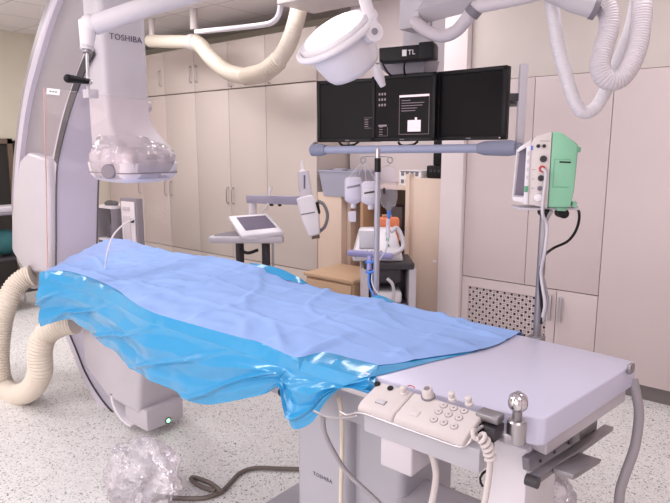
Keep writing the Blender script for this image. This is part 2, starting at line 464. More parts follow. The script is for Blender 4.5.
# grey basin hanging
def basin():
    t = thing('plastic_basin', ony(338, 197, 3.9), 'grey plastic basin resting on the birch boards at the niche', 'basin')
    zb, zt = ony(338, 197, 3.9).z, ony(338, 172, 3.9).z
    xa, xb = ony(319, 180, 3.9).x, ony(357, 180, 3.9).x
    b = MB()
    o = [(xa, 3.90), (xb, 3.90), (xb, 4.22), (xa, 4.22)]
    cx, cy = (xa + xb) / 2, 4.06
    def ring(k, z): return [(cx + (x - cx) * k, cy + (y - cy) * k, z) for x, y in o]
    b.grid([ring(1.04, zt), ring(1.04, zt + .012), ring(.96, zt + .012), ring(.80, zb + .012)], closed=True)
    b.bm.faces.new([b.bm.verts.new(V(p)) for p in ring(.80, zb + .012)])
    b.grid([ring(1.0, zt), ring(.85, zb)], closed=True)
    b.bm.faces.new([b.bm.verts.new(V(p)) for p in ring(.85, zb)])
    b.build('tub', 'basin', t)
    MB().span((xa + .1, 3.97, zt), (xa + .2, 4.05, zt + .025), bev=.01).span((xb - .14, 3.99, zt), (xb - .06, 4.08, zt + .02), bev=.008).build('rim_clip', 'basin', t)
basin()
# carton on the shelf
def carton():
    a = ony(399, 190, 4.0); b = ony(423, 171, 4.0)
    a.y = 4.0; t = thing('carton', ((a.x + b.x) / 2, 4.1, SZS + .03), 'white printed carton standing on the birch shelf', 'box')
    MB().span((a.x, 4.0, SZS + .031), (b.x - .02, 4.25, b.z), bev=.003).build('box', 'paper', t)
    g = MB()
    for r in range(2):
        for k in range(4):
            x = a.x + .03 + k * (b.x - a.x - .06) / 3.6
            z = SZS + .05 + r * .06
            g.span((x - .012, 3.998, z), (x + .016, 3.9995, z + .03))
    g.span((a.x + .01, 3.998, b.z - .012), (b.x - .03, 3.9995, b.z - .004))
    g.build('print', 'mid', t)
carton()
def box_on(name, label, cat, px0, py0, px1, py1, y, dep, m, bev=.006):
    a = ony(px0, py1, y); b = ony(px1, py0, y)
    return tag(MB().span((a.x, y, a.z), (b.x, y + dep, b.z), bev=bev).build(name, m), label, cat)
box_on('file_box', 'brown box on the open shelf beside the birch upright', 'box', 405, 226, 413, 247, 4.02, .25, 'birch2')
box_on('cloth_stack', 'dark blue folded stack on the open middle shelf', 'cloth', 392, 232, 404, 239, 4.05, .2, mat('navy', (52, 60, 98), .8))
box_on('storage_bin', 'dark grey bin inside the top open compartment', 'bin', 386, 207, 402, 225, 4.1, .18, mat('bin_grey', (98, 88, 92), .6))
# black device on the cupboard top
def black_dev():
    p = ony(438, 182, 4.05)
    t = thing('equipment_tower', (p.x, 4.1, SZT), 'black equipment standing on the birch cupboard behind the grip bar', 'equipment')
    a = ony(426, 182, 4.0); b = ony(451, 166, 4.0); e = ony(430, 130, 4.05)
    MB().span((a.x, 4.0, SZT + .001), (min(b.x, -2.27), 4.25, b.z), bev=.01).build('base_unit', 'black', t)
    MB().span((a.x + .02, 4.06, b.z), (min(b.x, -2.27) - .02, 4.22, e.z + .1), bev=.008).build('upright', 'black', t)
    k = MB()
    for i in range(4): k.span((a.x + .03 + i * .035, 3.997, b.z - .05), (a.x + .05 + i * .035, 4.0, b.z - .03))
    k.build('vent_slots', 'dark', t)
black_dev()
# bedside drawer cabinet
def nightstand():
    y = 3.45
    a = ony(305, 272, y); b = ony(354, 268, y); zt = a.z
    x0, x1 = a.x, ony(352, 275, y).x
    t = thing('drawer_cabinet', ((x0 + x1) / 2, y + .2, 0), 'small birch drawer cabinet standing in front of the niche', 'cabinet')
    MB().span((x0, y + .02, 0.03), (x1, y + .45, zt - .03), bev=.003).build('body', 'birch2', t)
    MB().span((x0 - .015, y - .005, zt - .03), (x1 + .015, y + .47, zt), bev=.008).build('top', 'birch2', t)
    for k in range(2):
        d = MB().span((x0 + .01, y, zt - .2 - k * .17), (x1 - .01, y + .02, zt - .045 - k * .17), bev=.003).build('drawer', 'birch2', t)
        MB().lathe([(.006, 0), (.006, .012), (.012, .016), (.012, .024), (.005, .028)], ((x0 + x1) / 2, y, zt - .12 - k * .17), (0, -1, 0), 12).build('knob', 'birchd', d)
nightstand()

# small white machine and shelf stuff at the left corner
def left_machine():
    D = 5.5
    c = at(129.5, 220, D)
    t = thing('white_machine', (c.x, c.y, 0), 'white upright machine with grey frame between scanner arm and cabinets', 'machine', rz=math.radians(8))
    zt = at(131, 198, D).z
    X = Matrix.Translation((c.x, c.y, 0)) @ Matrix.Rotation(math.radians(8), 4, 'Z')
    MB(X).span((-.12, 0, 0), (.11, .07, zt), bev=.006).build('housing', 'mid', t)
    MB(X).span((-.095, -.012, .2), (.085, 0, zt - .03), bev=.006).build('front_panel', 'white', t)
    MB(X).span((-.07, -.018, zt - .11), (.03, -.012, zt - .075), bev=.003).span((-.07, -.018, .3), (.03, -.012, zt - .16), bev=.003).build('door', 'lgrey', t)
    MB(X).lathe([(.02, 0), (.018, .02), (.006, .024)], (.062, -.012, zt - .2), (0, -1, 0), 16).build('dial', 'black', t)
left_machine()
def side_shelf():
    D = 5.6
    a = at(97, 240, D); b = at(117, 207, D)
    t = thing('wall_shelf', (a.x, a.y, .3), 'low white shelf against the cabinet beside the scanner arm', 'shelf')
    X = Matrix.Translation(at(107, 207, D))
    MB(X).span((-.16, -.02, -.012), (.11, .22, .012)).build('board', 'white', t)
    MB(X).span((-.15, .2, -.9), (.10, .22, -.012)).build('back', 'dark', t)
    for x in (-.16, .10): MB(X).span((x, -.02, -1.05), (x + .01, .22, -.012)).build('upright', 'mid', t)
    o = X.translation
    tag(MB().ball((o.x - .03, o.y + .05, o.z + .028), .06, (1, .8, .5)).ball((o.x + .03, o.y + .06, o.z + .03), .045, (1, .8, .6)).build('dark_pouch', 'dark'), 'dark pouch lying on top of the low white shelf', 'pouch')
    for k, (dx, m, h) in enumerate(((-.09, 'dark', .22), (-.03, 'ink', .17), (.03, 'dark', .2))):
        tag(MB().lathe([(.026, 0), (.03, .01), (.03, h * .7), (.014, h * .8), (.014, h)], (o.x + dx + .01, o.y + .06, o.z - .3), n=14).build('bottle', m),
            ('dark bottle at the left under the low white shelf', 'greyish blue bottle in the middle under the low white shelf', 'dark bottle at the right under the low white shelf')[k], 'bottle', 'bottles under the white shelf')
    MB(X).span((-.16, -.02, -.32), (.11, .22, -.30)).build('board', 'white', t)
    tag(MB().ball((o.x - .02, o.y + .08, o.z - .44), .1, (1, .8, .9)).build('blue_cloth', mat('teal_cloth', (72, 110, 140), .8)), 'teal blue bundle on the lower level of the white shelf', 'cloth')
    MB(X).span((-.16, -.02, -.56), (.11, .22, -.535)).build('board', 'white', t)
side_shelf()
# trolley at far left
def left_trolley():
    D = 5.6
    t = thing('side_trolley', at(4, 260, D), 'dark metal trolley in front of the doorway at the left edge', 'trolley')
    p = at(4, 212, D)
    for dz, m in ((0, 'mid'), (-.42, 'dark'), (-.75, 'dark')):
        MB().span((p.x - .3, p.y - .25, p.z + dz - .02), (p.x + .12, p.y + .25, p.z + dz), bev=.005).build('tray', m, t)
    for sx in (-.28, .1):
        for sy in (-.23, .23): MB().cyl((p.x + sx, p.y + sy, .0), (p.x + sx, p.y + sy, p.z + .06), .012, n=10).build('leg', 'steel', t)
    MB().span((p.x - .2, p.y - .1, p.z), (p.x + .06, p.y + .15, p.z + .05), bev=.01).build('tray_insert', 'lgrey', t)
    tag(MB().ball((p.x - .05, p.y, p.z - .29), .13, (1, 1, .95)).build('teal_bundle', mat('teal', (40, 92, 96), .8)), 'dark teal bundle on the trolley at the left edge', 'cloth')
left_trolley()

# ================================================================== GANTRY
def gantry():
    t = thing('angiography_scanner', (-3.75, 1.85, 0), 'large grey C-shaped X-ray scanner arm standing at the head of the table', 'scanner')
    Y0, Y1 = 1.72, 1.98
    P = lambda px, py: ony(px, py, Y0)
    rim = [(16, 262), (12, 235), (10, 200), (12, 160), (16, 120), (22, 82), (30, 50), (38, 22), (47, -6), (62, -45)]
    inn = [(101, -45), (98, 0), (96, 30), (93, 50), (86, 70), (76, 96), (68, 120), (62, 144), (58, 166), (57, 200), (57, 240), (57, 275)]
    poly = [P(*q) for q in rim] + [P(*q) for q in inn] + [P(30, 290)]
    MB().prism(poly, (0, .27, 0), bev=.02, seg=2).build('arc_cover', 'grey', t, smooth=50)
    # lighter bevelled band along the outer edge
    cpt = V((-2.9, Y0, 1.0))
    ro = spline([P(*q) for q in rim], 6)
    def ins(p, d): return p + (cpt - p).normalized() * d
    rows = []
    for p in ro:
        o = ins(p, -.012)
        rows.append([o + V((0, .27, 0)), o + V((0, .06, 0)), ins(p, .02) + V((0, .012, 0)), ins(p, .15) + V((0, -.035, 0)), ins(p, .175) + V((0, -.03, 0)), ins(p, .18) + V((0, .01, 0))])
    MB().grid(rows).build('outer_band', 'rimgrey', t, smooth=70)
    # groove (black track along the inner rim)
    g0 = [(95, 50), (87, 66), (77, 92), (69, 117), (63, 141), (58.5, 162)]
    pts = spline([P(*q) - V((0, .012, 0)) for q in g0], 6); rows = []
    for i, p in enumerate(pts):
        w = .030 - .008 * i / len(pts)
        d = (pts[min(i + 1, len(pts) - 1)] - pts[max(0, i - 1)]).normalized(); nn = V((d.z, 0, -d.x))
        rows.append([p - nn * w, p + nn * w])
    MB().grid(rows).thick(.008).build('track', 'dark', t)
    # inner C arc: the rail that carries detector and tube
    ai = inn[3:] + [(60, 300), (67, 325), (78, 352), (88, 376), (104, 402), (125, 425)]
    ap = spline([P(*q) + V((0, -.012, 0)) for q in ai], 5)
    rows = []
    for i, p in enumerate(ap):
        d = (ap[min(i + 1, len(ap) - 1)] - ap[max(0, i - 1)]).normalized(); nn = V((d.z, 0, -d.x))
        if nn.dot(cpt - p) < 0: nn = -nn
        q0, q1 = p - nn * .05, p + nn * .02
        rows.append([q0, q1, q1 + V((0, .27, 0)), q0 + V((0, .27, 0))])
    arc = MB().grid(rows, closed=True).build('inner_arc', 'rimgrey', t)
    for dy in (-.004, .268):
        MB().tube([p + V((0, dy, 0)) + (cpt - p).normalized() * .022 for p in ap[20:]], .0055, 8).build('arc_seal', 'dark', t)
    # white lower stand cover
    q = [P(28, 160), P(36, 152), P(56, 158), P(58, 200), P(58, 240), P(57, 272), P(34, 272), P(20, 250), P(20, 215)]
    MB().prism([v - V((0, .06, 0)) for v in q], (0, .34, 0), bev=.03, seg=3).build('stand_cover', 'lgrey', t)
    f0 = onz(40, 285, 0.45)
    MB().span((-4.1, 1.80, .50), (-3.72, 2.3, .70), bev=.04, seg=3).span((-3.92, 2.12, 0.03), (-3.55, 2.5, .68), bev=.04, seg=3).build('floor_stand', 'grey', t)
    MB().span((-3.95, 2.10, 0), (-3.52, 2.6, .05), bev=.015).build('base_plate', 'mid', t)
    MB().cyl((-4.3, 1.66, .62), (-4.3, 1.72, .62), .05).build('wheel_cap', 'cream_plastic', t)
    # detector column
    XF = -3.05
    c0, c1 = onx(105, 90, XF).y, onx(150, 90, XF).y
    prof = []
    col = MB()
    rows = []
    for z, dy, dx in ((2.45, 0, 0), (2.2, 0, 0), (1.9, 0, 0), (1.76, .0, 0), (1.67, .02, .01), (1.59, .06, .05), (1.53, .09, .09)):
        r = .035
        lo, hi = V((XF - .2, c0)), V((XF + dx, c1 + dy))
        ring = []
        for (sx, sy, a0) in ((1, 1, 0), (-1, 1, 90), (-1, -1, 180), (1, -1, 270)):
            ccx = hi.x - r if sx > 0 else lo.x + r; ccy = hi.y - r if sy > 0 else lo.y + r
            for k in range(5):
                a = math.radians(a0 + 90 * k / 4); ring.append((ccx + r * math.cos(a), ccy + r * math.sin(a), z))
        rows.append(ring)
    col.grid(rows, closed=True)
    col.bm.verts.ensure_lookup_table()
    col.bm.faces.new([col.bm.verts[k] for k in range(20)]); nv = len(col.bm.verts)
    col.bm.faces.new([col.bm.verts[k] for k in range(nv - 20, nv)])
    cl = col.build('detector_column', 'lgrey', t)
    p = onx(126, 38.5, XF + .002)
    lettering('TOSHIBA', .044, frame(p, (0, 1, 0), (0, 0, 1)), 'lettering', 'ink', cl)
    b = onx(153.5, 106, XF)
    MB().cyl((XF - .06, c1 - .01, b.z), (XF - .06, c1 + .03, b.z), .03).build('side_knob', 'lgrey', cl)
    # cross arm between arc and column at the top
    MB().span((-3.75, 1.74, 2.40), (-3.10, 1.97, 2.66), bev=.05, seg=3).build('top_arm', 'grey', t)
    # detector head
    c = at(133, 168, 3.28)
    hd = MB()
    rows = []
    for z, hw, r in ((-.075, .135, .09), (-.06, .185, .08), (-.03, .205, .06), (.03, .21, .05), (.036, .203, .05), (.075, .203, .05), (.10, .18, .06), (.115, .13, .06)):
        ring = []
        for (sx, sy, a0) in ((1, 1, 0), (-1, 1, 90), (-1, -1, 180), (1, -1, 270)):
            for k in range(6):
                a = math.radians(a0 + 90 * k / 5)
                ring.append((c.x + sx * (hw - r) + r * math.cos(a), c.y + sy * (hw * .8 - r) + r * math.sin(a), c.z + z))
        rows.append(ring)
    hd.grid(rows, closed=True); hd.bm.verts.ensure_lookup_table()
    nv = len(hd.bm.verts)
    hd.bm.faces.new([hd.bm.verts[k] for k in range(24)]); hd.bm.faces.new([hd.bm.verts[k] for k in range(nv - 24, nv)])
    h = hd.build('detector_head', 'white', t)
    rows = []
    for z in (-.024, -.018):
        ring = []
        for (sx, sy, a0) in ((1, 1, 0), (-1, 1, 90), (-1, -1, 180), (1, -1, 270)):
            for k in range(6):
                a = math.radians(a0 + 90 * k / 5)
                ring.append((c.x + sx * .1515 + .058 * math.cos(a), c.y + sy * .1095 + .058 * math.sin(a), c.z + z))
        rows.append(ring)
    MB().grid(rows, closed=True).build('seam_band', 'mid', h)
    k0 = at(108, 171.5, 3.10)
    ax = V((-.2, -1, -.05)).normalized()
    MB().lathe([(.034, -.05), (.038, 0), (.038, .02), (.034, .026), (.001, .026)], k0 + ax * -.01, (.55, -.8, 0)).build('end_cap', 'mid', h)
    MB().span((c.x + .2, c.y - .045, c.z + .048), (c.x + .2045, c.y + .045, c.z + .066), bev=.001).build('name_plate', 'lgrey', h)
    # X-ray tube housing under the table
    yT = 1.62
    A = ony(138, 400, yT)
    xr = A.x
    pts = []
    zt = .70; zm = ony(138, 372, yT).z; zb = ony(139, 416, yT).z
    xl = ony(80, 340, yT).x; xl2 = ony(108, 411, yT).x
    yr = onx(194, 395, xr).y
    for y in (yT, yr):
        pts += [(xl, y, zt), (xr + .04, y, zt), (xr + .035, y, zm), (xl + .03, y, ony(87, 368, yT).z), (xl2, y, zb + .01), (xr - .01, y, zb)]
    MB().hull(pts, bev=.03, seg=3).build('tube_housing', 'lgrey', t)
    lz0 = max(.03, ony(148, 433, yT + .02).z); lx = ony(147, 425, yT + .02).x
    yl = onx(184, 415, lx).y
    lb = MB().span((lx - .22, yT + .02, lz0), (lx, yl, zb + .03), bev=.012).build('collimator_box', 'lgrey', t)
    p = onx(168, 420.5, lx)
    MB().ball(p, .011).build('indicator_light', 'led', lb)
    MB().lathe([(.013, -.001), (.018, .002), (.018, .005)], p - V((.002, 0, 0)), (1, 0, 0), 20).build('light_bezel', 'dark', lb)
    cc = V(((xl2 + lx) / 2, (yT + yl) / 2, zb - .02))
    rp = []
    for k in range(13):
        a = math.radians(180 + 100 * k / 12 - 5)
        rp.append((lx - .16 + .17 * math.cos(a), yT + .0, zb + .03 + (zb + .03 - lz0 + .005) * math.sin(a)))
    rp2 = [(x + .02, y, z + .012) for x, y, z in rp][::-1]
    MB().prism(rp + rp2, (0, .12, 0)).build('rim_guard', 'white', t)
    return c
DET = gantry()

# crinkled clear cover over the detector head
def det_cover():
    c = DET
    rows = []
    n = 110
    for z, hw, k in ((-.072, .13, .2), (-.05, .197, .5), (-.01, .215, .6), (.03, .22, .8), (.07, .221, 1.0), (.10, .20, 1.3), (.13, .165, 1.6), (.155, .14, 1.6), (.175, .125, 1.2)):
        ring = []
        for i in range(n):
            a = 2 * PI * i / n
            e = 4.0
            rr = 1.0 / (abs(math.cos(a)) ** e + abs(math.sin(a) / .82) ** e) ** (1 / e)
            p = V((c.x + hw * rr * math.cos(a), c.y + hw * rr * math.sin(a), c.z + z))
            d = noise.noise(p * 17) * .012 * k + (.5 - abs(noise.noise(p * 26 + V((3, 1, 7))))) * .020 * k + (.5 - abs(noise.noise(p * 55))) * .008 * k - .008 * k
            if z > .12: p.x -= (z - .1) * 1.4; 
            p += V((math.cos(a), math.sin(a), .4)) * d
            ring.append(p)
        rows.append(ring)
    tag(MB().grid(rows, closed=True).build('plastic_cover', 'bag', smooth=70), 'crinkled clear plastic cover pulled over the detector head', 'cover')
det_cover()

# ================================================================== RADIATION SHIELD
def shield():
    D = 2.75
    t = thing('radiation_shield', at(86, 60, D), 'clear acrylic radiation shield hanging from a white ceiling arm', 'shield')
    tl, tr = at(44, 88, D), at(169, 102, D + .12)
    bl, br = at(47.5, 268, D - .02), at(171, 240, D + .15)
    n = (tr - tl).cross(bl - tl).normalized()
    ps = [tl, tr, br, bl]
    MB().prism(ps, n * .008, bev=.002).build('panel', 'shield', t)
    MB().tube([tl, at(45.5, 150, D), at(46.5, 215, D), bl], .003, 6).build('panel_edge', 'pinkedge', t)
    X = frame(at(53.5, 92, D) - n * .004, (tr - tl), (tl - bl))
    for s in (1, -1):
        pass
    st = MB(X).box((0, 0, 0), (.055, .028, .002)).build('sticker', 'paper', t)
    X2 = X @ Matrix.Translation((0, 0, 0))
    g = MB(X2)
    for k in range(3): g.box((-.012 + k * .012, 0, -.0015), (.008, .006, .002)); g.box((-.012 + k * .012, 0, .0015), (.008, .006, .002))
    g.build('sticker_print', 'mid', st)
    # arm
    ja = at(87, 27, D)
    arm = [at(88, 24, D), at(120, 12, D + .05), at(150, 3, D + .1), at(200, -12, D + .2), at(260, -30, D + .3)]
    MB().tube(spline([at(93, 25.5, D), at(140, 9, D + .05), at(190, -5, D + .15), at(262, -26, D + .3)], 6), [.044] * 19, 14).build('ceiling_arm', 'white', t)
    MB().ball(at(90, 24.5, D), .045).tube([at(88, 22, D), at(87, 50, D)], [.042, .028], 16).build('elbow', 'white', t)
    MB().cyl(at(87, 44, D), at(87, 49, D), .03, n=16).build('collar', 'lgrey', t)
    MB().cyl(at(87, 48, D), at(88, 92, D), .008, n=10).build('hanger_rod', 'steel', t)
    MB().tube([at(89, 81.5, D), at(85, 81, D - .02), at(68, 78.5, D - .1)], [.012, .014, .019], 14).ball(at(68, 78.5, D - .1), .019).build('grip', 'black', t)
    MB().ball(at(89.5, 82, D), .013).build('grip_joint', 'chrome', t)
    MB().cyl(at(87, 50, D), at(87, 53, D), .02, n=12).build('bolt_ring', 'dsteel', t)
    MB().span(at(82, 86, D) - V((.0, 0, .015)), at(95, 98, D) + V((.0, .02, 0)), bev=.003).build('panel_clamp', 'lgrey', t)
    # ceiling mast (out of view, up to the ceiling)
    p = at(262, -26, D + .3)
    MB().cyl((p.x, p.y, p.z - .06), (p.x, p.y, CH), .05).build('ceiling_mast', 'white', t)
shield()

# ================================================================== CEILING DUCT AND RAIL
def duct():
    y = 3.5
    t = thing('ventilation_duct', ony(240, 75, y), 'cream flexible ventilation duct sagging below the ceiling', 'duct')
    P = lambda a, b: ony(a, b, y)
    MB().hose([P(195, 42), P(201, 46), P(213, 60), P(228, 72), P(248, 77)], .066, .024, .003, 18).build('smooth_section', 'hose', t)
    MB().hose([P(246, 77), P(262, 73), P(273, 66), P(279, 60)], .069, .024, .008, 18).build('ribbed_section', 'hose', t)
    MB().hose([P(278, 61), P(288, 45), P(295, 25), P(299, 8), P(301, -6)], .066, .03, .001, 18).build('rising_section', 'hose', t)
    MB().hose([P(150, 41), P(172, 41.5), P(193, 42)], .058, .03, .0015, 18).build('level_section', 'hose', t)
    MB().cyl(P(191, 42), P(196, 42.5), .072, n=20).build('joint_band', 'cream_plastic', t)
    c = P(194, 26)
    MB().cyl((c.x, c.y, c.z - .03), (c.x, c.y, CH), .035, n=16).build('hanger', 'cream_plastic', t)
    c = P(152, 30)
    MB().cyl((c.x, c.y, c.z - .1), (c.x, c.y, CH), .03, n=16).build('hanger', 'cream_plastic', t)
duct()
def rail():
    P = lambda a, b: ony(a, b, 3.2)
    t = thing('ceiling_pipe', P(240, 28), 'pale bent pipe running under the ceiling above the duct', 'pipe')
    MB().tube(spline([P(196, 32), P(240, 27.5), P(262, 25), P(273, 22), P(279, 14), P(281, 0), P(281, -8)], 6), .02, 12).build('pipe', 'white', t)
    p = at(306, -8, 3.6)
    q = P(302, 1)
    MB().span((q.x - .2, q.y - .05, q.z - .005), (q.x + .34, q.y + .34, CH), bev=.01).build('ceiling_box', 'cream_plastic', t)
rail()

# ================================================================== SURGICAL LAMP
def lamp():
    D = 2.35
    t = thing('surgical_lamp', at(350, 50, D), 'white round surgical lamp tilted upwards on its yoke', 'lamp')
    c = at(334, 32, D)
    right = V((RX, RY, 0)); fwd = V((HX, HY, 0)); up = V((0, 0, 1))
    ax = (up * .80 - right * .50 - fwd * .42).normalized()
    prof = [(.001, .024), (.09, .022), (.125, .012), (.128, 0)]
    MB().lathe([(.128, 0), (.125, .014), (.10, .024), (.05, .028), (.001, .03)], c, ax, 40).build('lens', 'lens', t)
    MB().lathe([(.128, -.004), (.132, .006), (.146, .008), (.152, 0), (.152, -.022), (.146, -.03), (.12, -.03)], c, ax, 40).build('rim', 'white', t)
    MB().lathe([(.138, -.03), (.136, -.07), (.118, -.15), (.105, -.172), (.07, -.186), (.001, -.19)], c, ax, 40).build('housing', 'white', t)
    # yoke arm
    j = at(374, 33, D - .08)
    MB().tube(spline([j, at(371, 20, D - .06), at(366, 4, D - .03), at(360, -20, D), at(356, -60, D)], 6), .024, 14).build('yoke_arm', 'white', t)
    MB().cyl(j - right * .03 + fwd * .05, j + fwd * -.03, .036, n=20).build('pivot', 'white', t)
    MB().lathe([(.012, 0), (.012, .004), (.004, .006)], j + fwd * -.031, -fwd, 14).build('pivot_cap', 'mid', t)
    # side band handle
    pts = []
    u = ax.cross(fwd).normalized(); w = ax.cross(u).normalized()
    for k in range(25):
        a = 2 * PI * k / 24
        pts.append(c + ax * -.018 + u * math.cos(a) * .168 + w * math.sin(a) * .168)
    MB().tube(pts, .014, 10, caps=False, flat=1.0).build('handle_ring', 'white', t)
    MB().tube([at(376, 66, D - .02), at(379, 76, D - .02), at(383, 86, D)], [.017, .02, .012], 12).build('plug', 'lgrey', t)
    m = at(356, -60, D)
    MB().cyl(m, (m.x, m.y, CH), .03).build('ceiling_drop', 'white', t)
lamp()

# ================================================================== MONITOR BANK
RIGHT = V((RX, RY, 0)); FWD = V((HX, HY, 0))
BL, BR = at(320.5, 142.5, 3.45), at(506.5, 139.5, 2.84)
TL_, TR = at(315.5, 83, 3.45), at(508.5, 67, 2.84)
def bank():
    ux = (BR - BL); ux.z = 0; ux.normalize()
    L = V((BR.x - BL.x, BR.y - BL.y, 0)).length
    out = ux.cross(V((0, 0, 1))).normalized()      # towards the camera
    if out.y > 0: out = -out
    t = thing('monitor_suspension', BL.lerp(BR, .5) + V((0, 0, .2)), 'grey ceiling suspension frame with grip bar carrying the three monitors', 'suspension')
    z0 = BL.lerp(BR, .5).z; h = ((TL_.z - BL.z) + (TR.z - BR.z)) / 2
    edges = [(0, .345), (.325, .665), (.655, 1.0)]
    labels = ['black flat monitor, left of the three, partly hidden by the surgical lamp', 'black flat monitor in the middle showing a white dialog window', 'black flat monitor with empty screen, right of the three']
    offs = [0, -.012, 0]
    res = []
    for i, (a, b) in enumerate(edges):
        pa, pb = BL.lerp(BR, a), BL.lerp(BR, b)
        za, zb = pa.z, TL_.lerp(TR, (a + b) / 2).z
        w = (pb - pa).length
        zc = (BL.lerp(BR, (a + b) / 2).z + zb) / 2; hh = zb - BL.lerp(BR, (a + b) / 2).z
        c = (pa + pb) / 2; c.z = zc
        ang = [math.radians(9), 0, math.radians(-7)][i]
        d = (Matrix.Rotation(ang, 3, 'Z') @ ux); d.z = (pb.z - pa.z) / w * .5
        up = V((0, 0, 1))
        X = frame(c, d, up)
        if X.col[2].xyz.dot(out) < 0: pass
        o = thing('monitor', c - V((0, 0, hh / 2)), labels[i], 'monitor', 'monitors of the suspended bank')
        B = .018
        zf = offs[i]
        MB(X).box((0, 0, -.02 - zf), (w, hh, .04), bev=.006).build('casing', 'black', o)
        MB(X).box((0, 0, .0015 - zf), (w - 2 * B, hh - 2 * B - .006, .003)).build('screen', 'screen', o)
        bz = MB(X)
        for (cx, cy, sx, sy) in ((0, hh / 2 - B / 2, w, B), (0, -hh / 2 + B / 2, w, B), (-w / 2 + B / 2, 0, B, hh), (w / 2 - B / 2, 0, B, hh)):
            bz.box((cx, cy, .004 - zf), (sx, sy, .010), bev=.002)
        bz = bz.build('bezel', 'black', o)
        MB(X).box((0, -hh / 2 + B / 2, .0092 - zf), (.026, .005, .001)).build('brand_mark', 'mid', bz)
        if i == 2: MB(X).box((w / 2 - .022, -hh / 2 + .009, .0095 - zf), (.006, .004, .002)).build('power_light', 'ui', bz)
        res.append((o, X, w, hh, zf))
        # bracket to the frame
        MB(X).box((0, 0, -.065 - zf), (.12, .12, .05), bev=.005).build('mount_box', 'mid', o)
    # screen content
    o, X, w, hh, zf = res[0]
    g = MB(X)
    for k in range(4): g.box((w / 2 - .075, -.05 - k * .012, .0035), (.022, .003, .001))
    for (x, y, sx, sy) in ((w / 2 - .062, -.040, .05, .0012), (w / 2 - .062, -.095, .05, .0012)): g.box((x, y, .0035), (sx, sy, .001))
    g.build('screen_legend', 'uid', o)
    o, X, w, hh, zf = res[1]
    z = .0035 - zf
    g = MB(X)
    x0, x1, y0, y1 = -.02, w / 2 - .035, -hh / 2 + .035, hh / 2 - .11
    g.box(((x0 + x1) / 2, y1, z), (x1 - x0, .011, .001))
    bx = x0 + .075
    g.build('title_bar', 'ui', o)
    MB(X).box((bx + .012, y0 + .042, z), (.075, .058, .001)).box((bx + .022, y0 + .076, z), (.012, .016, .001)).build('picture_box', 'ui', o)
    g = MB(X)
    for (cx, cy, sx, sy) in (((x0 + x1) / 2, y0, x1 - x0, .0015), (x0, (y0 + y1) / 2, .0015, y1 - y0), (x1, (y0 + y1) / 2, .0015, y1 - y0)): g.box((cx, cy, z), (sx, sy, .001))
    for k, (l, dx) in enumerate(((.05, .0), (.13, 0), (.12, 0), (.09, 0), (.08, 0))): g.box((x0 + .012 + l / 2, y1 - .022 - k * .013, z), (l, .0028, .001))
    for k in range(4): g.box((-w / 2 + .055, -hh / 2 + .036 + k * .013, z), (.02, .003, .001))
    g.box((-w / 2 + .065, -hh / 2 + .082, z), (.05, .009, .001))
    for k in range(3):
        for q in range(3):
            g.box((-w / 2 + .045 + q * .017, .02 + k * .028, z), (.009, .012, .001))
    g.box((-w / 2 + .068, -hh / 2 + .028, z), (.055, .0012, .001)); g.box((-w / 2 + .095, -hh / 2 + .05, z), (.0012, .045, .001))
    g.build('screen_legend', 'uid', o)
    # frame: grip bar
    D0, D1 = 3.35, 2.72
    a, b = at(316, 150, D0), at(516, 148, D1)
    def along(k): return a.lerp(b, k)
    MB().cyl(along(.02), along(.86), .0205, n=20).build('grip_bar', 'bluegrey', t)
    MB().tube([along(.84), along(.87), along(.97), along(1.0)], [.024, .033, .037, .032], 20).build('end_grip', 'bluegrey2', t)
    MB().tube([along(-.03), along(-.02), along(.03), along(.06)], [.022, .034, .034, .026], 20).build('end_grip', 'bluegrey2', t)
    MB().ball(along(-.005) + V((0, 0, .028)), .018).build('release_knob', 'mid', t)
    # right vertical post
    p0, p1 = at(519, 150, 2.82), at(523, 66, 2.82)
    pb = V((p0.x, p0.y, p0.z)); pt = V((p0.x, p0.y, p1.z))
    d = frame(pb, RIGHT, V((0, 0, 1)))
    hgt = pt.z - pb.z
    MB(d).span((-.018, 0, -.01), (.018, hgt, .02), bev=.004).build('side_post', 'lgrey', t)
    MB(d).box((-.035, hgt * .62, .0), (.05, .035, .02), bev=.003).build('post_bracket', 'dark', t)
    q = along(1.0); MB().tube([q, q.lerp(pb, .5), pb + V((0, 0, .02))], .02, 12).build('bar_bracket', 'bluegrey2', t)
    # back cross beam and mast
    m = at(424, 40, 3.2)
    c0 = BL.lerp(BR, .06) - out * .10; c1 = BL.lerp(BR, 1.02) - out * .10
    c0.z = c1.z = z0 + h * .55
    MB().tube([c0, c1], .025, 10).build('cross_beam', 'dsteel', t)
    X = frame((m.x, m.y, 0), ux, (-out))
    MB(X).span((-.085, -.08, z0 + h * .4), (.085, .08, CH), bev=.006).build('mast', 'lgrey', t)
    s = m + out * .085; 
    bo = MB(X)
    for zz in (at(411, 12, 3.15).z, at(416, 12, 3.15).z - .0): pass
    for px in (409, 413): bo.ball(at(px, 12, 3.11), .008)
    bo.build('bolt', 'dark', t)
    # bracket dark under sensor box
    c = at(406, 66, 3.06)
    MB(X).hull([V((-.19, -.2, at(406, 58, 3.0).z)), V((.12, -.2, at(406, 58, 3.0).z)), V((.10, -.2, z0 + h)), V((-.1, -.2, z0 + h)),
                V((-.19, -.05, at(406, 58, 3.0).z)), V((.12, -.05, at(406, 58, 3.0).z)), V((.10, -.05, z0 + h)), V((-.1, -.05, z0 + h))], bev=.006).build('neck_bracket', 'mid', t)
    return ux, out
UX, OUT = bank()
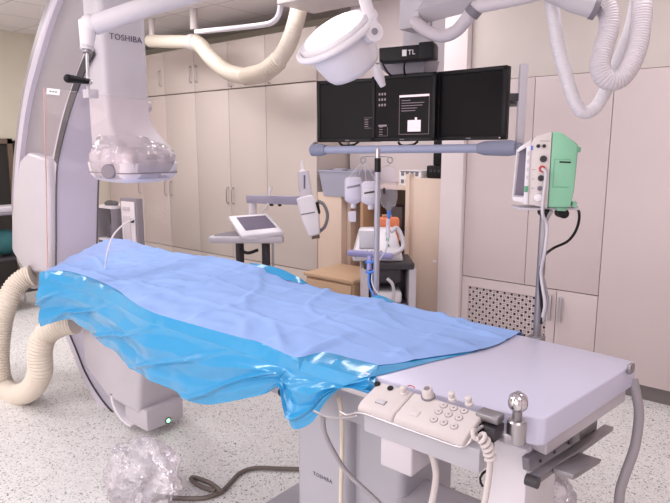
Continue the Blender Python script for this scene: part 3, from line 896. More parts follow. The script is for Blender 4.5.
def sensor_box():
    a, b = at(379, 55, 2.98), at(434, 50.5, 2.88)
    t = thing('tracking_box', a.lerp(b, .5), 'flat black box with white sticker above the middle monitor', 'box')
    X = frame(a.lerp(b, .5), b - a, V((0, 0, 1)))
    w = (b - a).length
    MB(X).box((0, 0, -.05), (w, .068, .1), bev=.004).build('housing', 'black', t)
    MB(X).box((w * .36, .004, -.045), (w * .26, .08, .1), bev=.006).build('end_block', 'black', t)
    MB(X).box((-w * .03, .0, .0012), (.022, .03, .002)).build('sticker', 'paper', t)
    lettering('TL', .032, X @ Matrix.Translation((w * .10, 0, .001)), 'lettering', 'paper', t)
    for k, (q0, q1, q2) in enumerate((((381, 60), (386, 70), (391, 76)), ((405, 61), (404, 68), (405, 76)))):
        MB().tube(spline([at(*q0, 2.95), at(*q1, 2.95), at(*q2, 3.0)], 5), .005, 8).build('cable', 'black', t)
sensor_box()
def under_cables():
    for k, px in enumerate((345, 404)):
        D = 3.32 if k == 0 else 3.1
        tag(MB().tube(spline([at(px - 6, 142, D), at(px - 2, 145.5, D), at(px + 8, 145, D), at(px + 14, 141.5, D)], 5), .006, 8).build('monitor_cable', 'black'),
            ('black cable loop below the left monitor', 'black cable loop below the middle monitor')[k], 'cable')
under_cables()

# ------------------------------------------------------------------ upper right ceiling arm and hoses
def boom():
    D = 2.75
    t = thing('ceiling_boom', at(470, 5, D), 'grey jointed ceiling boom with cable sleeve above the right monitor', 'boom')
    MB().tube([at(415, 14, 3.05), at(560, -26, 2.5)], .058, 4).build('beam', 'lgrey', t, smooth=20)
    MB().span(at(415, 14, 3.05) - V((.06, .06, .08)), at(415, 14, 3.05) + V((.06, .06, .1)), bev=.012).build('beam_joint', 'lgrey', t)
    pts = [at(415, 22, 3.0), at(420, 26, 2.95), at(430, 33, 2.9), at(443, 36, 2.85), at(456, 31, 2.8), at(466, 20, 2.75), at(476, 8, 2.7), at(495, 3, 2.65), at(520, -2, 2.6), at(550, -10, 2.55)]
    MB().tube(spline(pts, 8), .030, 14).build('cable_sleeve', 'whose', t)
    a = at(476, 8, 2.7); b = at(474, 11, 2.71)
    MB().cyl(a, at(471, 14, 2.72), .037, n=18).build('sleeve_collar', 'mid', t)
    MB().tube([at(545, -14, 2.52), at(575, 2, 2.5), at(594, 8, 2.48)], [.05, .045, .042], 16).build('hose_arm', 'lgrey', t)
    MB().cyl(at(592, 7.5, 2.48), at(597, 9, 2.478), .046, n=18).build('end_collar', 'mid', t)
    p = at(560, -26, 2.5); MB().cyl(p - V((0, 0, .05)), (p.x, p.y, CH), .07).build('ceiling_mount', 'lgrey', t)
boom()
def hoses_right():
    D = 2.5
    P = lambda a, b, d=0: at(a, b, D + d)
    tag(MB().hose([P(596, 9), P(603, 3), P(608, 12), P(609, 28), P(603, 50), P(600, 66), P(603, 76), P(611, 81), P(622, 77), P(632, 62), P(639, 40), P(642, 10), P(643, -20), V((P(643, -40).x, P(643, -40).y, CH))], .040, .011, .0016, 18).build('corrugated_hose', 'whose'),
        'grey corrugated hose looping down at the upper right', 'hose')
    tag(MB().hose([P(550, -10, .1), P(553, 12, .1), P(558, 45, .1), P(566, 76, .1), P(574, 100, .1), P(583, 112, .1), P(595, 108, .1), P(606, 90, .1), P(618, 62, .1), P(630, 30, .1), P(637, 0, .1), P(640, -15, .1), V((P(642, -45, .1).x, P(642, -45, .1).y, CH))], .028, .014, .0008, 16).build('smooth_hose', 'white'),
        'thin smooth white hose sagging in a V at the upper right', 'hose')
hoses_right()

# ================================================================== TABLE
ZT = .90
def table():
    t = thing('patient_table', (-1.3, 1.65, 0), 'lavender white examination table, head half under a blue drape', 'table')
    o = [(-.505, 1.362), (-.49, 1.375), (-.425, 1.925), (-.432, 1.94), (-.47, 1.945), (-.83, 1.965), (-1.6, 1.975), (-2.4, 1.96), (-3.15, 1.94), (-3.3, 1.92), (-3.30, 1.80), (-3.22, 1.60), (-3.14, 1.52), (-3.0, 1.49), (-2.65, 1.475), (-2.35, 1.41), (-2.1, 1.345), (-1.6, 1.32), (-.85, 1.325), (-.60, 1.345)]
    MB().prism([(x, y, ZT - .072) for x, y in o], (0, 0, .072), bev=.005, seg=3).build('tabletop', 'top', t)
    # end slot fittings
    for px, py in ((552, 423), (633, 369)):
        p = onx(px, py, -.487 if px < 600 else -.418)
        MB().box((p.x - .006, p.y, p.z), (.012, .035, .03), rot=(0, 0, math.radians(-6)), bev=.004).build('end_bracket', 'dsteel', t)
    MB().span((-2.95, 1.52, .79), (-.60, 1.86, .828), bev=.006).build('under_plate', 'lgrey', t)
    MB().span((-1.75, 1.44, .66), (-.72, 1.80, .79), bev=.01).build('carriage', 'pgrey', t)
    # end under-plate strip and hanger
    a = onx(552, 438, -.52); b = onx(605, 402, -.47)
    MB().hull([(-.66, 1.45, .78), (-.50, 1.42, .78), (-.44, 1.90, .78), (-.66, 1.90, .78), (-.66, 1.45, .826), (-.50, 1.42, .826), (-.44, 1.90, .826), (-.66, 1.90, .826)], bev=.004).build('end_plate', 'lgrey', t)
    h0 = onx(583, 408, -.5); h1 = onx(597, 429, -.5)
    MB().span((-.56, h0.y, h1.z), (-.5, h1.y, .80), bev=.003).build('hanger', 'dsteel', t)
    # accessory rails
    r = MB().span((-1.95, 1.292, .842), (-.70, 1.300, .868), bev=.002)
    r.build('accessory_rail', 'steel', t)
    for x in (-1.9, -1.45, -1.1, -.78): MB().span((x - .012, 1.298, .848), (x + .012, 1.345, .862)).build('rail_spacer', 'dsteel', t)
    MB().span((-2.2, 1.985, .842), (-.62, 1.997, .868), bev=.002).build('accessory_rail', 'steel', t)
    for x in (-2.0, -1.45, -.75): MB().span((x - .012, 1.94, .848), (x + .012, 1.99, .862)).build('rail_spacer', 'dsteel', t)
    # pedestal
    yc = 1.5
    x0, x1 = ony(295, 450, yc).x, ony(347, 450, yc).x
    c = MB().span((x0, yc, .02), (x1, yc + .36, .68), bev=.035, seg=4).build('pedestal', 'pgrey', t)
    p = ony(322.5, 477.5, yc)
    lettering('TOSHIBA', .021, frame((p.x, yc - .0005, p.z), (1, 0, 0), (0, 0, 1)), 'lettering', 'ink', c)
    MB().span((x1 - .03, yc + .05, .02), (x1 + .20, yc + .40, .68), bev=.03, seg=4).build('pedestal_rear', 'pgrey', t)
    MB().span((x0 - .25, 1.42, 0), (x1 + .75, 2.0, .09), bev=.03, seg=3).build('base_plate', 'pgrey', t)
    # foot cover box, right of the pedestal
    a = at(386, 468, 1.9); b = at(467, 462, 1.75)
    MB().hull([V(p) for p in ((-1.02, 1.33, .02), (-.70, 1.36, .02), (-.70, 1.80, .02), (-1.12, 1.80, .02), (-1.0, 1.34, .36), (-.73, 1.37, .36), (-.73, 1.72, .40), (-1.08, 1.72, .40))], bev=.035, seg=4).build('foot_cover', 'lgrey', t)
    # white vertical panel under the foot end
    a = ony(487, 450, 1.40); b = ony(528, 450, 1.40)
    MB().span((a.x, 1.40, .08), (b.x, 1.62, .79), bev=.006).build('end_column', 'white', t)
    v = MB()
    for k in range(2): v.span((b.x - .03, 1.398, .40 + k * .05), (b.x - .012, 1.401, .43 + k * .05))
    v.build('slot', 'dark', t)
table()

def foot_bracket():
    X0 = -.50
    t = thing('rail_tray_bracket', onx(560, 450, X0), 'grey steel bracket with long flat bars under the foot end', 'bracket')
    P = lambda px, py, x=X0: onx(px, py, x)
    a, b = P(527, 474), P(604, 424)
    MB().prism([a, b, b + V((0, .008, -.005)), b + V((0, .0, -.016)), a + V((0, 0, -.018)), a + V((0, -.008, -.008))], (.028, 0, 0), bev=.003).build('flat_bar', 'dsteel', t)
    a, b = P(553, 468, -.47), P(581, 453, -.47)
    MB().prism([a, b, b + V((0, .02, -.01)), b + V((0, 0, -.014)), a + V((0, 0, -.014))], (.05, 0, 0), bev=.002).build('lower_plate', 'dsteel', t)
    MB().prism([P(*q, -.525) for q in ((529, 459), (556, 439), (572, 437), (574, 452), (547, 470), (530, 472))], (-.02, 0, 0), bev=.003).build('slide_block', 'mid', t)
    bo = MB()
    for k in range(3):
        p = P(540 + 14 * k, 461 - 9 * k, -.525); bo.ball(p, .005, u=10, v=8)
    bo.build('bolts', 'dark', t)
    p = P(527, 478); MB().cyl(p + V((0, -.005, .0)), p + V((.03, -.005, 0)), .014, n=14).build('bar_end', 'dark', t)
foot_bracket()

def crumple(name, c, r, sc, m, label, cat, f=9, amp=.22, n=40, flat=True, seed=0):
    b = MB(); q = bmesh.ops.create_icosphere(b.bm, subdivisions=5, radius=1.0)
    for v in q['verts']:
        d = v.co.normalized()
        k = 1 + amp * noise.noise(d * 2.1 + V((seed, 0, 0))) + amp * .6 * abs(noise.noise(d * 3.4 + V((0, seed, 0)))) + amp * .22 * abs(noise.noise(d * f * .8 + V((0, 0, seed))))
        p = V((d.x * sc[0], d.y * sc[1], d.z * sc[2])) * r * k
        if flat and p.z < -r * sc[2] * .55: p.z = -r * sc[2] * .55
        v.co = V(c) + p
    return tag(b.build(name, m, smooth=35), label, cat)
p = onx(560, 494, -.56)
crumple('hanging_bag', (p.x - .03, p.y + .03, p.z - .05), .075, (.8, .9, 1.25), 'film', 'crumpled clear plastic bag hanging below the steel bracket', 'bag', flat=False, seed=4.2)
p = onz(134, 501, 0)
crumple('floor_bag', (p.x, p.y + .05, .095), .15, (1.25, .95, 1.0), 'film', 'crumpled clear plastic bag lying on the floor before the X-ray tube', 'bag', seed=1.3, amp=.3)

# ------------------------------------------------------------------ drape
def drape():
    t = thing('surgical_drape', (-2.0, 1.65, ZT), 'blue sterile drape spread over the table and hanging down in front', 'drape')
    z = ZT + .006
    near = [(-3.16, 1.375), (-3.09, 1.45), (-2.864, 1.455), (-2.536, 1.41), (-2.227, 1.325), (-2.038, 1.29), (-1.921, 1.287), (-1.80, 1.29), (-1.546, 1.30), (-1.439, 1.308), (-1.311, 1.287), (-1.237, 1.287), (-1.204, 1.372), (-1.10, 1.385), (-1.007, 1.392)]
    farpx = [(109, 238), (130, 241), (150, 247), (172, 252.5), (200, 256), (220, 258), (240, 262.5), (262, 269.5), (285, 279), (300, 282.5), (320, 289), (340, 294), (370, 298), (400, 304), (450, 317), (520, 334.5)]
    far = []
    for q in farpx:
        p = ony(*q, 1.985); p.z = max(z, p.z); far.append(p)
    N = spline([V((x, y, z)) for x, y in near], 8)
    Fp = spline(far, 8)
    def arc(pts, n):
        L = [0]
        for a, b in zip(pts, pts[1:]): L.append(L[-1] + (b - a).length)
        out = []; j = 0
        for k in range(n + 1):
            s = L[-1] * k / n
            while j < len(L) - 2 and L[j + 1] < s: j += 1
            f = (s - L[j]) / max(1e-9, L[j + 1] - L[j]); out.append(pts[j].lerp(pts[j + 1], min(1, max(0, f))))
        return out
    nu, nv = 220, 56
    A, B = arc(N, nu), arc(Fp, nu)
    EDGE = arc(spline([A[-1], onz(400, 362.5, z), onz(430, 357.3, z), onz(476, 350.5, z), onz(500, 343, z), B[-1]], 8), nv)
    rows = []
    for i in range(nu + 1):
        row = []
        s = i / nu
        for k in range(nv + 1):
            v = k / nv
            p = A[i].lerp(B[i], v)
            bump = V((p.x, p.y, 0))
            wz = 0.010 * noise.noise(bump * 4.0) + .006 * abs(noise.noise(V((p.x * 5 + p.y * 7, p.y * 3 - p.x * 2, 2.0)))) + .006 * noise.noise(bump * 14) + .010 * max(0, 1 - abs(noise.noise(V((p.x * 2.3 + p.y * 3.1, p.y * 2.2 - p.x * 1.1, 5.0)))) / .08)
            # paper fold creases: a shallow grid
            for cxx in (-.95, -1.35, -1.75, -2.15, -2.55, -2.95):
                wz += .006 * math.exp(-((p.x + .05 * p.y - cxx) / .012) ** 2)
            for cyy in (1.5, 1.72, 1.88):
                wz += .006 * math.exp(-((p.y - cyy) / .010) ** 2)
            # ridge from the gathered corner towards the middle
            d = V((p.x + 1.235, p.y - 1.285)); ax = V((-.02, .33)).normalized()
            al = d.dot(ax); pe = d.x * ax.y - d.y * ax.x
            if 0 < al < .42: wz += .022 * math.exp(-(pe / .018) ** 2) * (1 - al / .42)
            edge = min(1, v / .08) * min(1, (1 - s) / .03 + .2)
            p.z = max(p.z + wz * edge, z - .001)
            row.append(p)
        row_end = s
        if s > .9:
            f = ((s - .9) / .1) ** 2
            for k in range(nv + 1):
                tgt = EDGE[min(len(EDGE) - 1, k)]
                base = A[-1].lerp(B[-1], k / nv)
                d_ = (tgt - base) * f; row[k].x += d_.x; row[k].y += d_.y
        # hang over the far side
        e = row[-1]
        for q, (dy, dz) in enumerate(((.02, -.006), (.032, -.03), (.036, -.09), (.034, -.16 - .03 * math.sin(i * .25)))):
            row.append(V((e.x, e.y + dy + .008 * math.sin(i * .31) * (q > 1), max(e.z + dz, .72 if q == 3 else .76))))
        rows.append(row)
    # head end hangs down a little
    first = rows[0]
    rows.insert(0, [V((p.x - .03, p.y, p.z - .05)) for p in first])
    rows.insert(0, [V((p.x - .035, p.y, p.z - .14)) for p in first])
    MB().grid(rows).thick(.0012).build('absorbent_panel', 'blue', t, smooth=60)
    # plastic skirt
    botpx = [(44, 326), (68, 319), (82, 326), (95, 335), (119, 352), (133, 369), (150, 378), (167, 386), (182, 393), (194, 400), (210, 404), (226, 402), (237, 400), (252, 397), (264, 394), (284, 386), (289, 404), (296, 426), (315, 421), (329, 400), (346, 385), (372, 374)]
    ybot = 1.285
    yl = [1.37, 1.40, 1.40, 1.385, 1.345, 1.31]
    bot = spline([ony(*q, yl[i] if i < len(yl) else ybot) for i, q in enumerate(botpx)], 8)
    # top line follows the panel edge; pair by x
    topl = N
    n = 420
    S, E = arc(topl, n), arc(bot, n)
    # pair bottom points with top points by x where possible
    import bisect
    def byx(x):
        best = None
        for a, b in zip(topl, topl[1:]):
            lo, hi = min(a.x, b.x), max(a.x, b.x)
            if lo <= x <= hi and hi > lo: best = a.lerp(b, (x - a.x) / (b.x - a.x))
        if best is None: best = topl[0] if x < topl[0].x else topl[-1]
        return best.copy()
    rows = []
    m = 22
    for i in range(n + 1):
        e = E[i]; s = byx(e.x)
        pass
        row = []
        x = e.x
        ed = V((x, min(e.y + .015, s.y - .002), z - .012))
        def tri(q): return abs((q % 2) - 1) * 2 - 1
        wav = .010 * tri(x * 2.9 + .3) + .006 * tri(x * 7.3) + .012 * noise.noise(V((x * 3, 0, 3)))
        wr = .010 * noise.noise(V((x * 11, 2, 0))) + .006 * tri(x * 9)
        pts = [s, s.lerp(ed, .5) + V((0, 0, .004 + max(wr, -.003) * min(1, (s - ed).length / .06))), ed, V((lerp(ed.x, e.x, .1), e.y - .005, z - .04))]
        for k in range(1, 57):
            f = k / 56
            g = f + .05 * tri(x * 1.6 + .2) + .03 * tri(x * 4.3)
            am = .75 + .6 * noise.noise(V((x * 1.5, 4, 0)))
            ks = ((-.2, .006), (.12, -.002), (.34, -.026), (.60, -.004), (.82, -.024), (1.2, .0))
            cre = 0
            for (f0, o0), (f1, o1) in zip(ks, ks[1:]):
                if f0 <= g <= f1: cre = (o0 + (o1 - o0) * (g - f0) / (f1 - f0)) * am
            dia = .022 * max(0, 1 - abs(tri(x * 2.3 + f * 1.7)) / .22) * min(1, f * 2)
            yy = e.y - .004 + wav * f + (cre * min(1, f * 4) - dia) * (1 - .6 * f ** 4) + .003 * noise.noise(V((x * 9 + f * 2, f * 6, 1)))
            yy = min(yy, e.y)
            pts.append(V((pts[3].x + (e.x - pts[3].x) * f, yy, pts[3].z + (e.z - pts[3].z) * f)))
        rows.append(pts)
    MB().grid(rows).thick(.001).build('plastic_skirt', 'cyan', t, smooth=24)
    # cyan border strip lying on the tabletop along the foot edge of the drape
    e0 = [onz(378, 366, z), onz(400, 362.5, z), onz(430, 357.5, z), onz(460, 353.2, z), onz(478, 350.5, z)]
    e1 = [onz(366, 378, z - .003), onz(392, 372, z - .003), onz(428, 362.5, z - .003), onz(460, 355, z - .003), onz(478, 351, z - .003)]
    a, b = arc(e0, 30), arc(e1, 30)
    MB().grid([[p - V((.02, -.006, .003)), p - V((0, 0, .002)), q] for p, q in zip(a, b)]).thick(.001).build('border_strip', 'cyan', t)
    for up_, lo_ in ((((250, 262.5), (264, 264.8), (275, 267), (285, 270.5), (300, 278), (312, 286)), ((250, 266), (264, 270.5), (275, 275.5), (285, 279.5), (300, 283), (312, 287))),
                     (((368, 298.5), (378, 294.5), (388, 298), (398, 303.5)), ((368, 299.5), (378, 300), (388, 302), (398, 304.5)))):
        a, b = arc([ony(*q, 2.015) for q in up_], 20), arc([ony(*q, 1.98) for q in lo_], 20)
        MB().grid([[p, p.lerp(q, .5) + V((0, -.004, 0)), q] for p, q in zip(a, b)]).thick(.001).build('border_strip', 'cyan', t)
def lerp(a, b, t): return a + (b - a) * t
drape()

# wire rising from the drape
tag(MB().tube(spline([onz(105, 268, .93), at(107.5, 252, 3.0), at(113, 236, 3.02), at(123, 225, 3.06), at(134, 219, 3.1)], 8), .0042, 8).build('loose_tube', 'paper'), 'thin white tube arching up from the drape near its head end', 'tube')

# ------------------------------------------------------------------ control console
def console():
    bl = V((-1.035, 1.285, .895)); Wd = .335
    t = thing('control_console', (-.87, 1.21, .80), 'cream control console with knobs and round buttons clipped to the table rail', 'console')
    # sloped profile: back top -> front
    zf = ony(415, 425, 1.14).z
    prof = [(1.285, .80), (1.285, .897), (1.27, .904), (1.16, .862), (1.135, .845), (1.128, .815), (1.14, .795)]
    prof = PROF
    x0, x1 = CX0, CX1
    xm = x0 + (x1 - x0) * .36
    for nm, a, b in (('left_housing', x0, xm - .0012), ('right_housing', xm + .0012, x1)):
        MB().prism([(a, y, z) for y, z in prof], (b - a, 0, 0), bev=.012, seg=3).build(nm, 'cream_plastic', t)
    A = V((0,) + prof[2]); B = V((0,) + prof[3])
    dv = (B - A); nrm = V((1, 0, 0)).cross(dv).normalized()
    if nrm.z < 0: nrm = -nrm
    cam0 = V((0, 0, CZ))
    def S(cx, cy, h=0):
        r = ray(340 + cx / 4.1875, 370 + cy / 4.1875)
        return cam0 + r * ((A - cam0).dot(nrm) / r.dot(nrm)) + nrm * h
    def btn(cx, cy, prof_, name, m, n=20):
        return MB().lathe(prof_, S(cx, cy), nrm, n).build(name, m, t)
    for cx, cy in ((157, 60), (211, 78)): btn(cx, cy, [(.0085, -.002), (.0085, .003), (.007, .005), (.001, .005)], 'black_button', 'black')
    kb = [(.0105, -.002), (.0105, .004), (.0068, .006), (.0068, .013), (.0085, .015), (.0085, .02), (.006, .022), (.001, .022)]
    for cx, cy in ((268, 98), (470, 122), (541, 142)): btn(cx, cy, kb, 'small_knob', 'cream_plastic')
    k = btn(370, 112, [(.0165, -.002), (.0165, .003), (.015, .004), (.014, .024), (.012, .027), (.001, .027)], 'large_knob', 'cream_plastic', 28)
    MB().lathe([(.0185, -.003), (.0185, .003), (.0165, .004)], S(370, 112), nrm, 28).build('knob_skirt', 'mid', k)
    MB().lathe([(.008, 0), (.008, .0006)], S(370, 112, .0271), nrm, 20).build('knob_mark', 'mid', k)
    X = frame((0, 0, 0), (1, 0, 0), -dv)
    for cx, cy in ((434, 149), (476, 161), (520, 172), (413, 175), (455, 187), (498, 201), (393, 208), (435, 221), (478, 237)):
        b = btn(cx, cy, [(.0088, -.002), (.0088, .0014), (.008, .0025), (.001, .0025)], 'round_button', 'cream_plastic')
        MB().lathe([(.0102, -.002), (.0102, .0006), (.0094, .0008)], S(cx, cy), nrm, 20).build('button_ring', 'mid', b)
        Y = Matrix.Translation(S(cx, cy, .0028)) @ X
        MB(Y).box((0, 0, 0), (.006, .0016, .0005)).box((0, 0, 0), (.0016, .006, .0005)).build('button_symbol', 'mid', b)
    MB(Matrix.Translation(S(172, 134)) @ X).box((0, 0, .001), (.028, .014, .006), bev=.003).build('rocker_button', 'lgrey', t)
    MB(Matrix.Translation(S(172, 134)) @ X).box((0, 0, -.001), (.032, .018, .003), bev=.001).build('rocker_frame', 'mid', t)
    MB(Matrix.Translation(S(316, 182)) @ X).box((0, 0, .0005), (.021, .018, .004), bev=.0018).build('square_button', 'cream_plastic', t)
    MB(Matrix.Translation(S(316, 182)) @ X).box((0, 0, -.001), (.024, .021, .003), bev=.001).build('square_frame', 'lgrey', t)
    MB(Matrix.Translation(S(300, 70)) @ X).tube([(-.011, -.003, .001), (-.006, .002, .001), (.006, .002, .001), (.011, -.003, .001)], .0015, 6).build('red_mark', 'red', t)
    # chrome guard bar
    yg = 1.145
    g = [ony(340, 411, yg), ony(347, 415, yg), ony(361, 413, yg), ony(390, 423, yg), ony(430, 437, yg), ony(454, 445.5, yg), ony(463, 447, yg), ony(470, 442, yg), ony(475, 432, yg + .02), ony(484, 425, yg + .05)]
    MB().tube(resample(spline(g, 8), .012), .0034, 14).build('guard_bar', 'steel', t)
    gl = [ony(314, 411, yg + .02), ony(322, 415, yg + .01), ony(332, 418, yg + .004), ony(346, 417.5, yg), ony(358, 415.5, yg)]
    MB().tube(resample(spline(gl, 8), .012), .0036, 14).build('guard_bar', 'steel', t)
    a = ony(380, 450, 1.2); b = ony(412, 450, 1.2)
    MB().span((a.x, 1.2, ony(411, 478, 1.2).z), (b.x, 1.32, .803), bev=.006, seg=3).build('junction_box', 'lgrey', t)
    MB().span((x0 + .005, 1.195, .80), (x1 + .03, 1.278, .862), bev=.005).build('carrier', 'pgrey', t)
CX0, CX1 = -.914, -.603
PROF = [(1.278, .858), (1.278, .908), (1.268, .917), (1.186, .889), (1.173, .879), (1.170, .866), (1.178, .858)]
console()

# coiled cord from the console
def coil():
    c = [ony(472, 434, 1.16), ony(480, 436, 1.16), ony(487, 446, 1.17), ony(490, 458, 1.18), ony(489, 475, 1.20), ony(485, 500, 1.2), ony(478, 525, 1.2)]
    q = resample(spline(c, 20), .0012)
    pts = []
    n1 = int(len(q) * .30)
    u = V((1, 0, 0))
    for i, p in enumerate(q[:n1]):
        d = (q[min(i + 1, len(q) - 1)] - q[max(0, i - 1)]).normalized()
        a = u - d * u.dot(d); a.normalize(); b = d.cross(a)
        ph = i * .58
        pts.append(p + a * .010 * math.cos(ph) + b * .010 * math.sin(ph))
    b = MB().tube(pts, .005, 8)
    b.tube(q[n1 - 4::6], .0075, 10)
    tag(b.build('coiled_cord', 'cream_plastic'), 'cream coiled cord hanging from the right end of the console', 'cord')
coil()

def ball_clamp():
    D = 1.42
    c = at(518, 402, D)
    t = thing('ball_post_clamp', c - V((0, 0, .09)), 'chrome ball post clamped on the table rail beside the console', 'clamp')
    MB().ball(c, .0235, u=32, v=20).build('ball', 'chrome', t)
    r = MB()
    for k in range(4):
        a = PI * k / 4
        pts = [c + V((math.cos(a) * math.cos(f), math.sin(a) * math.cos(f), math.sin(f))) * .0238 for f in [2 * PI * q / 32 for q in range(33)]]
        r.tube(pts, .0009, 6, caps=False)
    r.build('ball_groove', 'dsteel', t)
    MB().lathe([(.007, 0), (.007, .004), (.004, .006)], c + V((0, 0, .021)), (0, 0, 1), 14).build('ball_cap', 'dsteel', t)
    z1 = at(518, 421, D).z; z2 = at(516, 445, D).z
    MB().cyl((c.x, c.y, z1 - .005), (c.x, c.y, c.z - .02), .0115, n=18).build('post', 'dsteel', t)
    MB().lathe([(.0225, z2 - z1), (.0235, z2 - z1 + .004), (.0235, -.004), (.02, 0), (.012, .001)], (c.x, c.y, z1), (0, 0, 1), 24).build('socket', 'steel', t)
    e = at(501, 436, D + .02)
    MB().span((e.x - .02, e.y - .005, e.z - .012), (c.x, c.y + .03, e.z + .012), bev=.003).build('jaw', 'steel', t)
    k = at(489, 425, D + .02)
    MB().span((k.x - .018, k.y - .02, k.z - .03), (k.x + .026, k.y + .03, k.z + .004), bev=.003).build('rail_block', 'dark', t)
    q = at(493, 416, D + .02)
    MB().span((q.x - .035, q.y - .022, q.z - .010), (q.x + .022, q.y + .018, q.z + .008), bev=.003).build('top_plate', 'dsteel', t)
    MB().cyl((k.x - .01, k.y - .045, k.z - .008), (k.x - .01, k.y - .015, k.z - .008), .009, n=14).cyl((k.x + .016, k.y - .02, k.z - .026), (k.x + .016, k.y - .02, k.z - .045), .007, n=12).build('screw_knob', 'black', t)
ball_clamp()

# ------------------------------------------------------------------ cables around the table
def cable(name, pts, r, m, label, cat='cable', n=10):
    return tag(MB().tube(resample(spline(pts, 14), .012), r, n).build(name, m), label, cat)
P = lambda x, y, D: at(x, y, D)
cable('hanging_hose', [P(633, 379, 1.84), P(636, 394, 1.83), P(639, 414, 1.82), P(635, 446, 1.8), P(626, 472, 1.8), P(620, 492, 1.8), P(619, 515, 1.8), P(618, 560, 1.82), onz(616, 600, .02)], .0145, 'ghose', 'grey hose hanging from the far right corner of the table', 'hose', 14)
cable('grey_cable', [ony(323, 416, 1.30), ony(324, 430, 1.30), ony(330, 445, 1.31), ony(345, 470, 1.33), ony(362, 487, 1.34), ony(378, 502, 1.35), ony(392, 520, 1.35)], .0075, 'ghose', 'grey cable slanting down across the pedestal from the rail end')
cable('cream_cable', [ony(338, 396, 1.36), ony(341, 410, 1.36), ony(342, 430, 1.38), ony(342, 455, 1.42), ony(341, 490, 1.44), ony(341, 530, 1.44)], .0075, 'hose', 'cream cable hanging straight down in front of the pedestal')
cable('bent_tube', [ony(428, 446, 1.24), ony(433, 458, 1.25), ony(436, 474, 1.26), ony(434, 492, 1.27), ony(430, 515, 1.28), ony(428, 560, 1.30), V((-.85, 1.30, .012))], .009, 'cream_plastic', 'cream tube curving down behind the white junction box')
z = .012
cable('floor_cable', [onz(300, 469, z), onz(280, 468.5, z), onz(255, 468, z), onz(240, 473, z), onz(230, 483, z), onz(222, 491, z), onz(208, 497, z), onz(190, 498.5, z), onz(165, 497, z), onz(150, 494, .03)], .010, 'cord', 'dark grey cable crossing the floor from the pedestal to the clear bag')
cable('looped_cable', [onz(222, 492, z + .012), onz(210, 483, z), onz(195, 477.5, z), onz(191, 479, z), onz(200, 486, z), onz(216, 491, z + .004)], .010, 'cord', 'short dark cord loop lying on the floor beside the long cable')
cable('thin_black_cable', [ony(489, 470, 1.30), ony(483, 473, 1.28), ony(480, 480, 1.27), ony(484, 489, 1.28)], .003, 'black', 'thin black cable loop beside the coiled cord')
# floor hose at left
def floor_hose():
    Y = 1.42
    P = lambda a, b, y=Y: ony(a, b, y)
    pts = [P(75, 322, 1.55), P(60, 325, 1.5), P(46, 334, 1.45), P(40, 350), P(40, 372), P(31, 389), P(15, 395), P(3, 386), P(-2, 360), P(1, 325, 1.46), P(7, 303, 1.50), P(15, 287, 1.56), P(25, 278, 1.62), P(33, 275, 1.66)]
    b = MB().hose(pts, .066, .018, .0035, 20).build('floor_hose', 'hose')
    tag(b, 'thick cream corrugated hose curving over the floor at the left', 'hose')
floor_hose()
cable('rail_end_hook', [ony(283, 386, 1.32), ony(279, 392, 1.30), ony(282, 396, 1.29), ony(290, 399, 1.29)], .005, 'dark', 'small dark hook below the gathered corner of the drape', 'hook')

# ================================================================== IV POLES AND PATIENT MONITOR
def iv_pole():
    y = 2.06
    P = lambda a, b: ony(a, b, y)
    b = P(376, 302)
    t = thing('iv_pole', (b.x, y, .75), 'grey drip pole with double hook behind the table', 'pole')
    z1 = P(376, 150).z + .005
    MB().cyl((b.x, y, .70), (b.x, y, P(376, 168).z), .0125, n=16).build('tube', 'polegrey', t)
    MB().cyl((b.x, y, P(376, 175).z), (b.x, y, z1), .010, n=14).build('inner_tube', 'steel', t)
    MB().cyl((b.x, y, P(376, 172).z), (b.x, y, P(376, 158).z), .0135, n=16).build('grip_sleeve', 'black', t)
    hk = MB()
    for px, s in ((363, -1), (390, 1)):
        c = P(px, 160)
        h = [(b.x, y, P(376, 156.3).z), P(px + s * -3, 156.3)]
        loop = [c + RIGHT * math.cos(a) * .010 * s + V((0, 0, math.sin(a) * .013)) for a in [PI * .6 - 2 * PI * .92 * k / 16 for k in range(17)]]
        hk.tube([h[0], h[1]] + loop, .0028, 8)
    hk.build('hook', 'dsteel', t)
    MB().span((b.x - .02, y - .05, .80), (b.x + .02, y - .005, .89), bev=.004).build('rail_clamp', 'dsteel', t)
    return b.x, y
IVX, IVY = iv_pole()
BOT = []
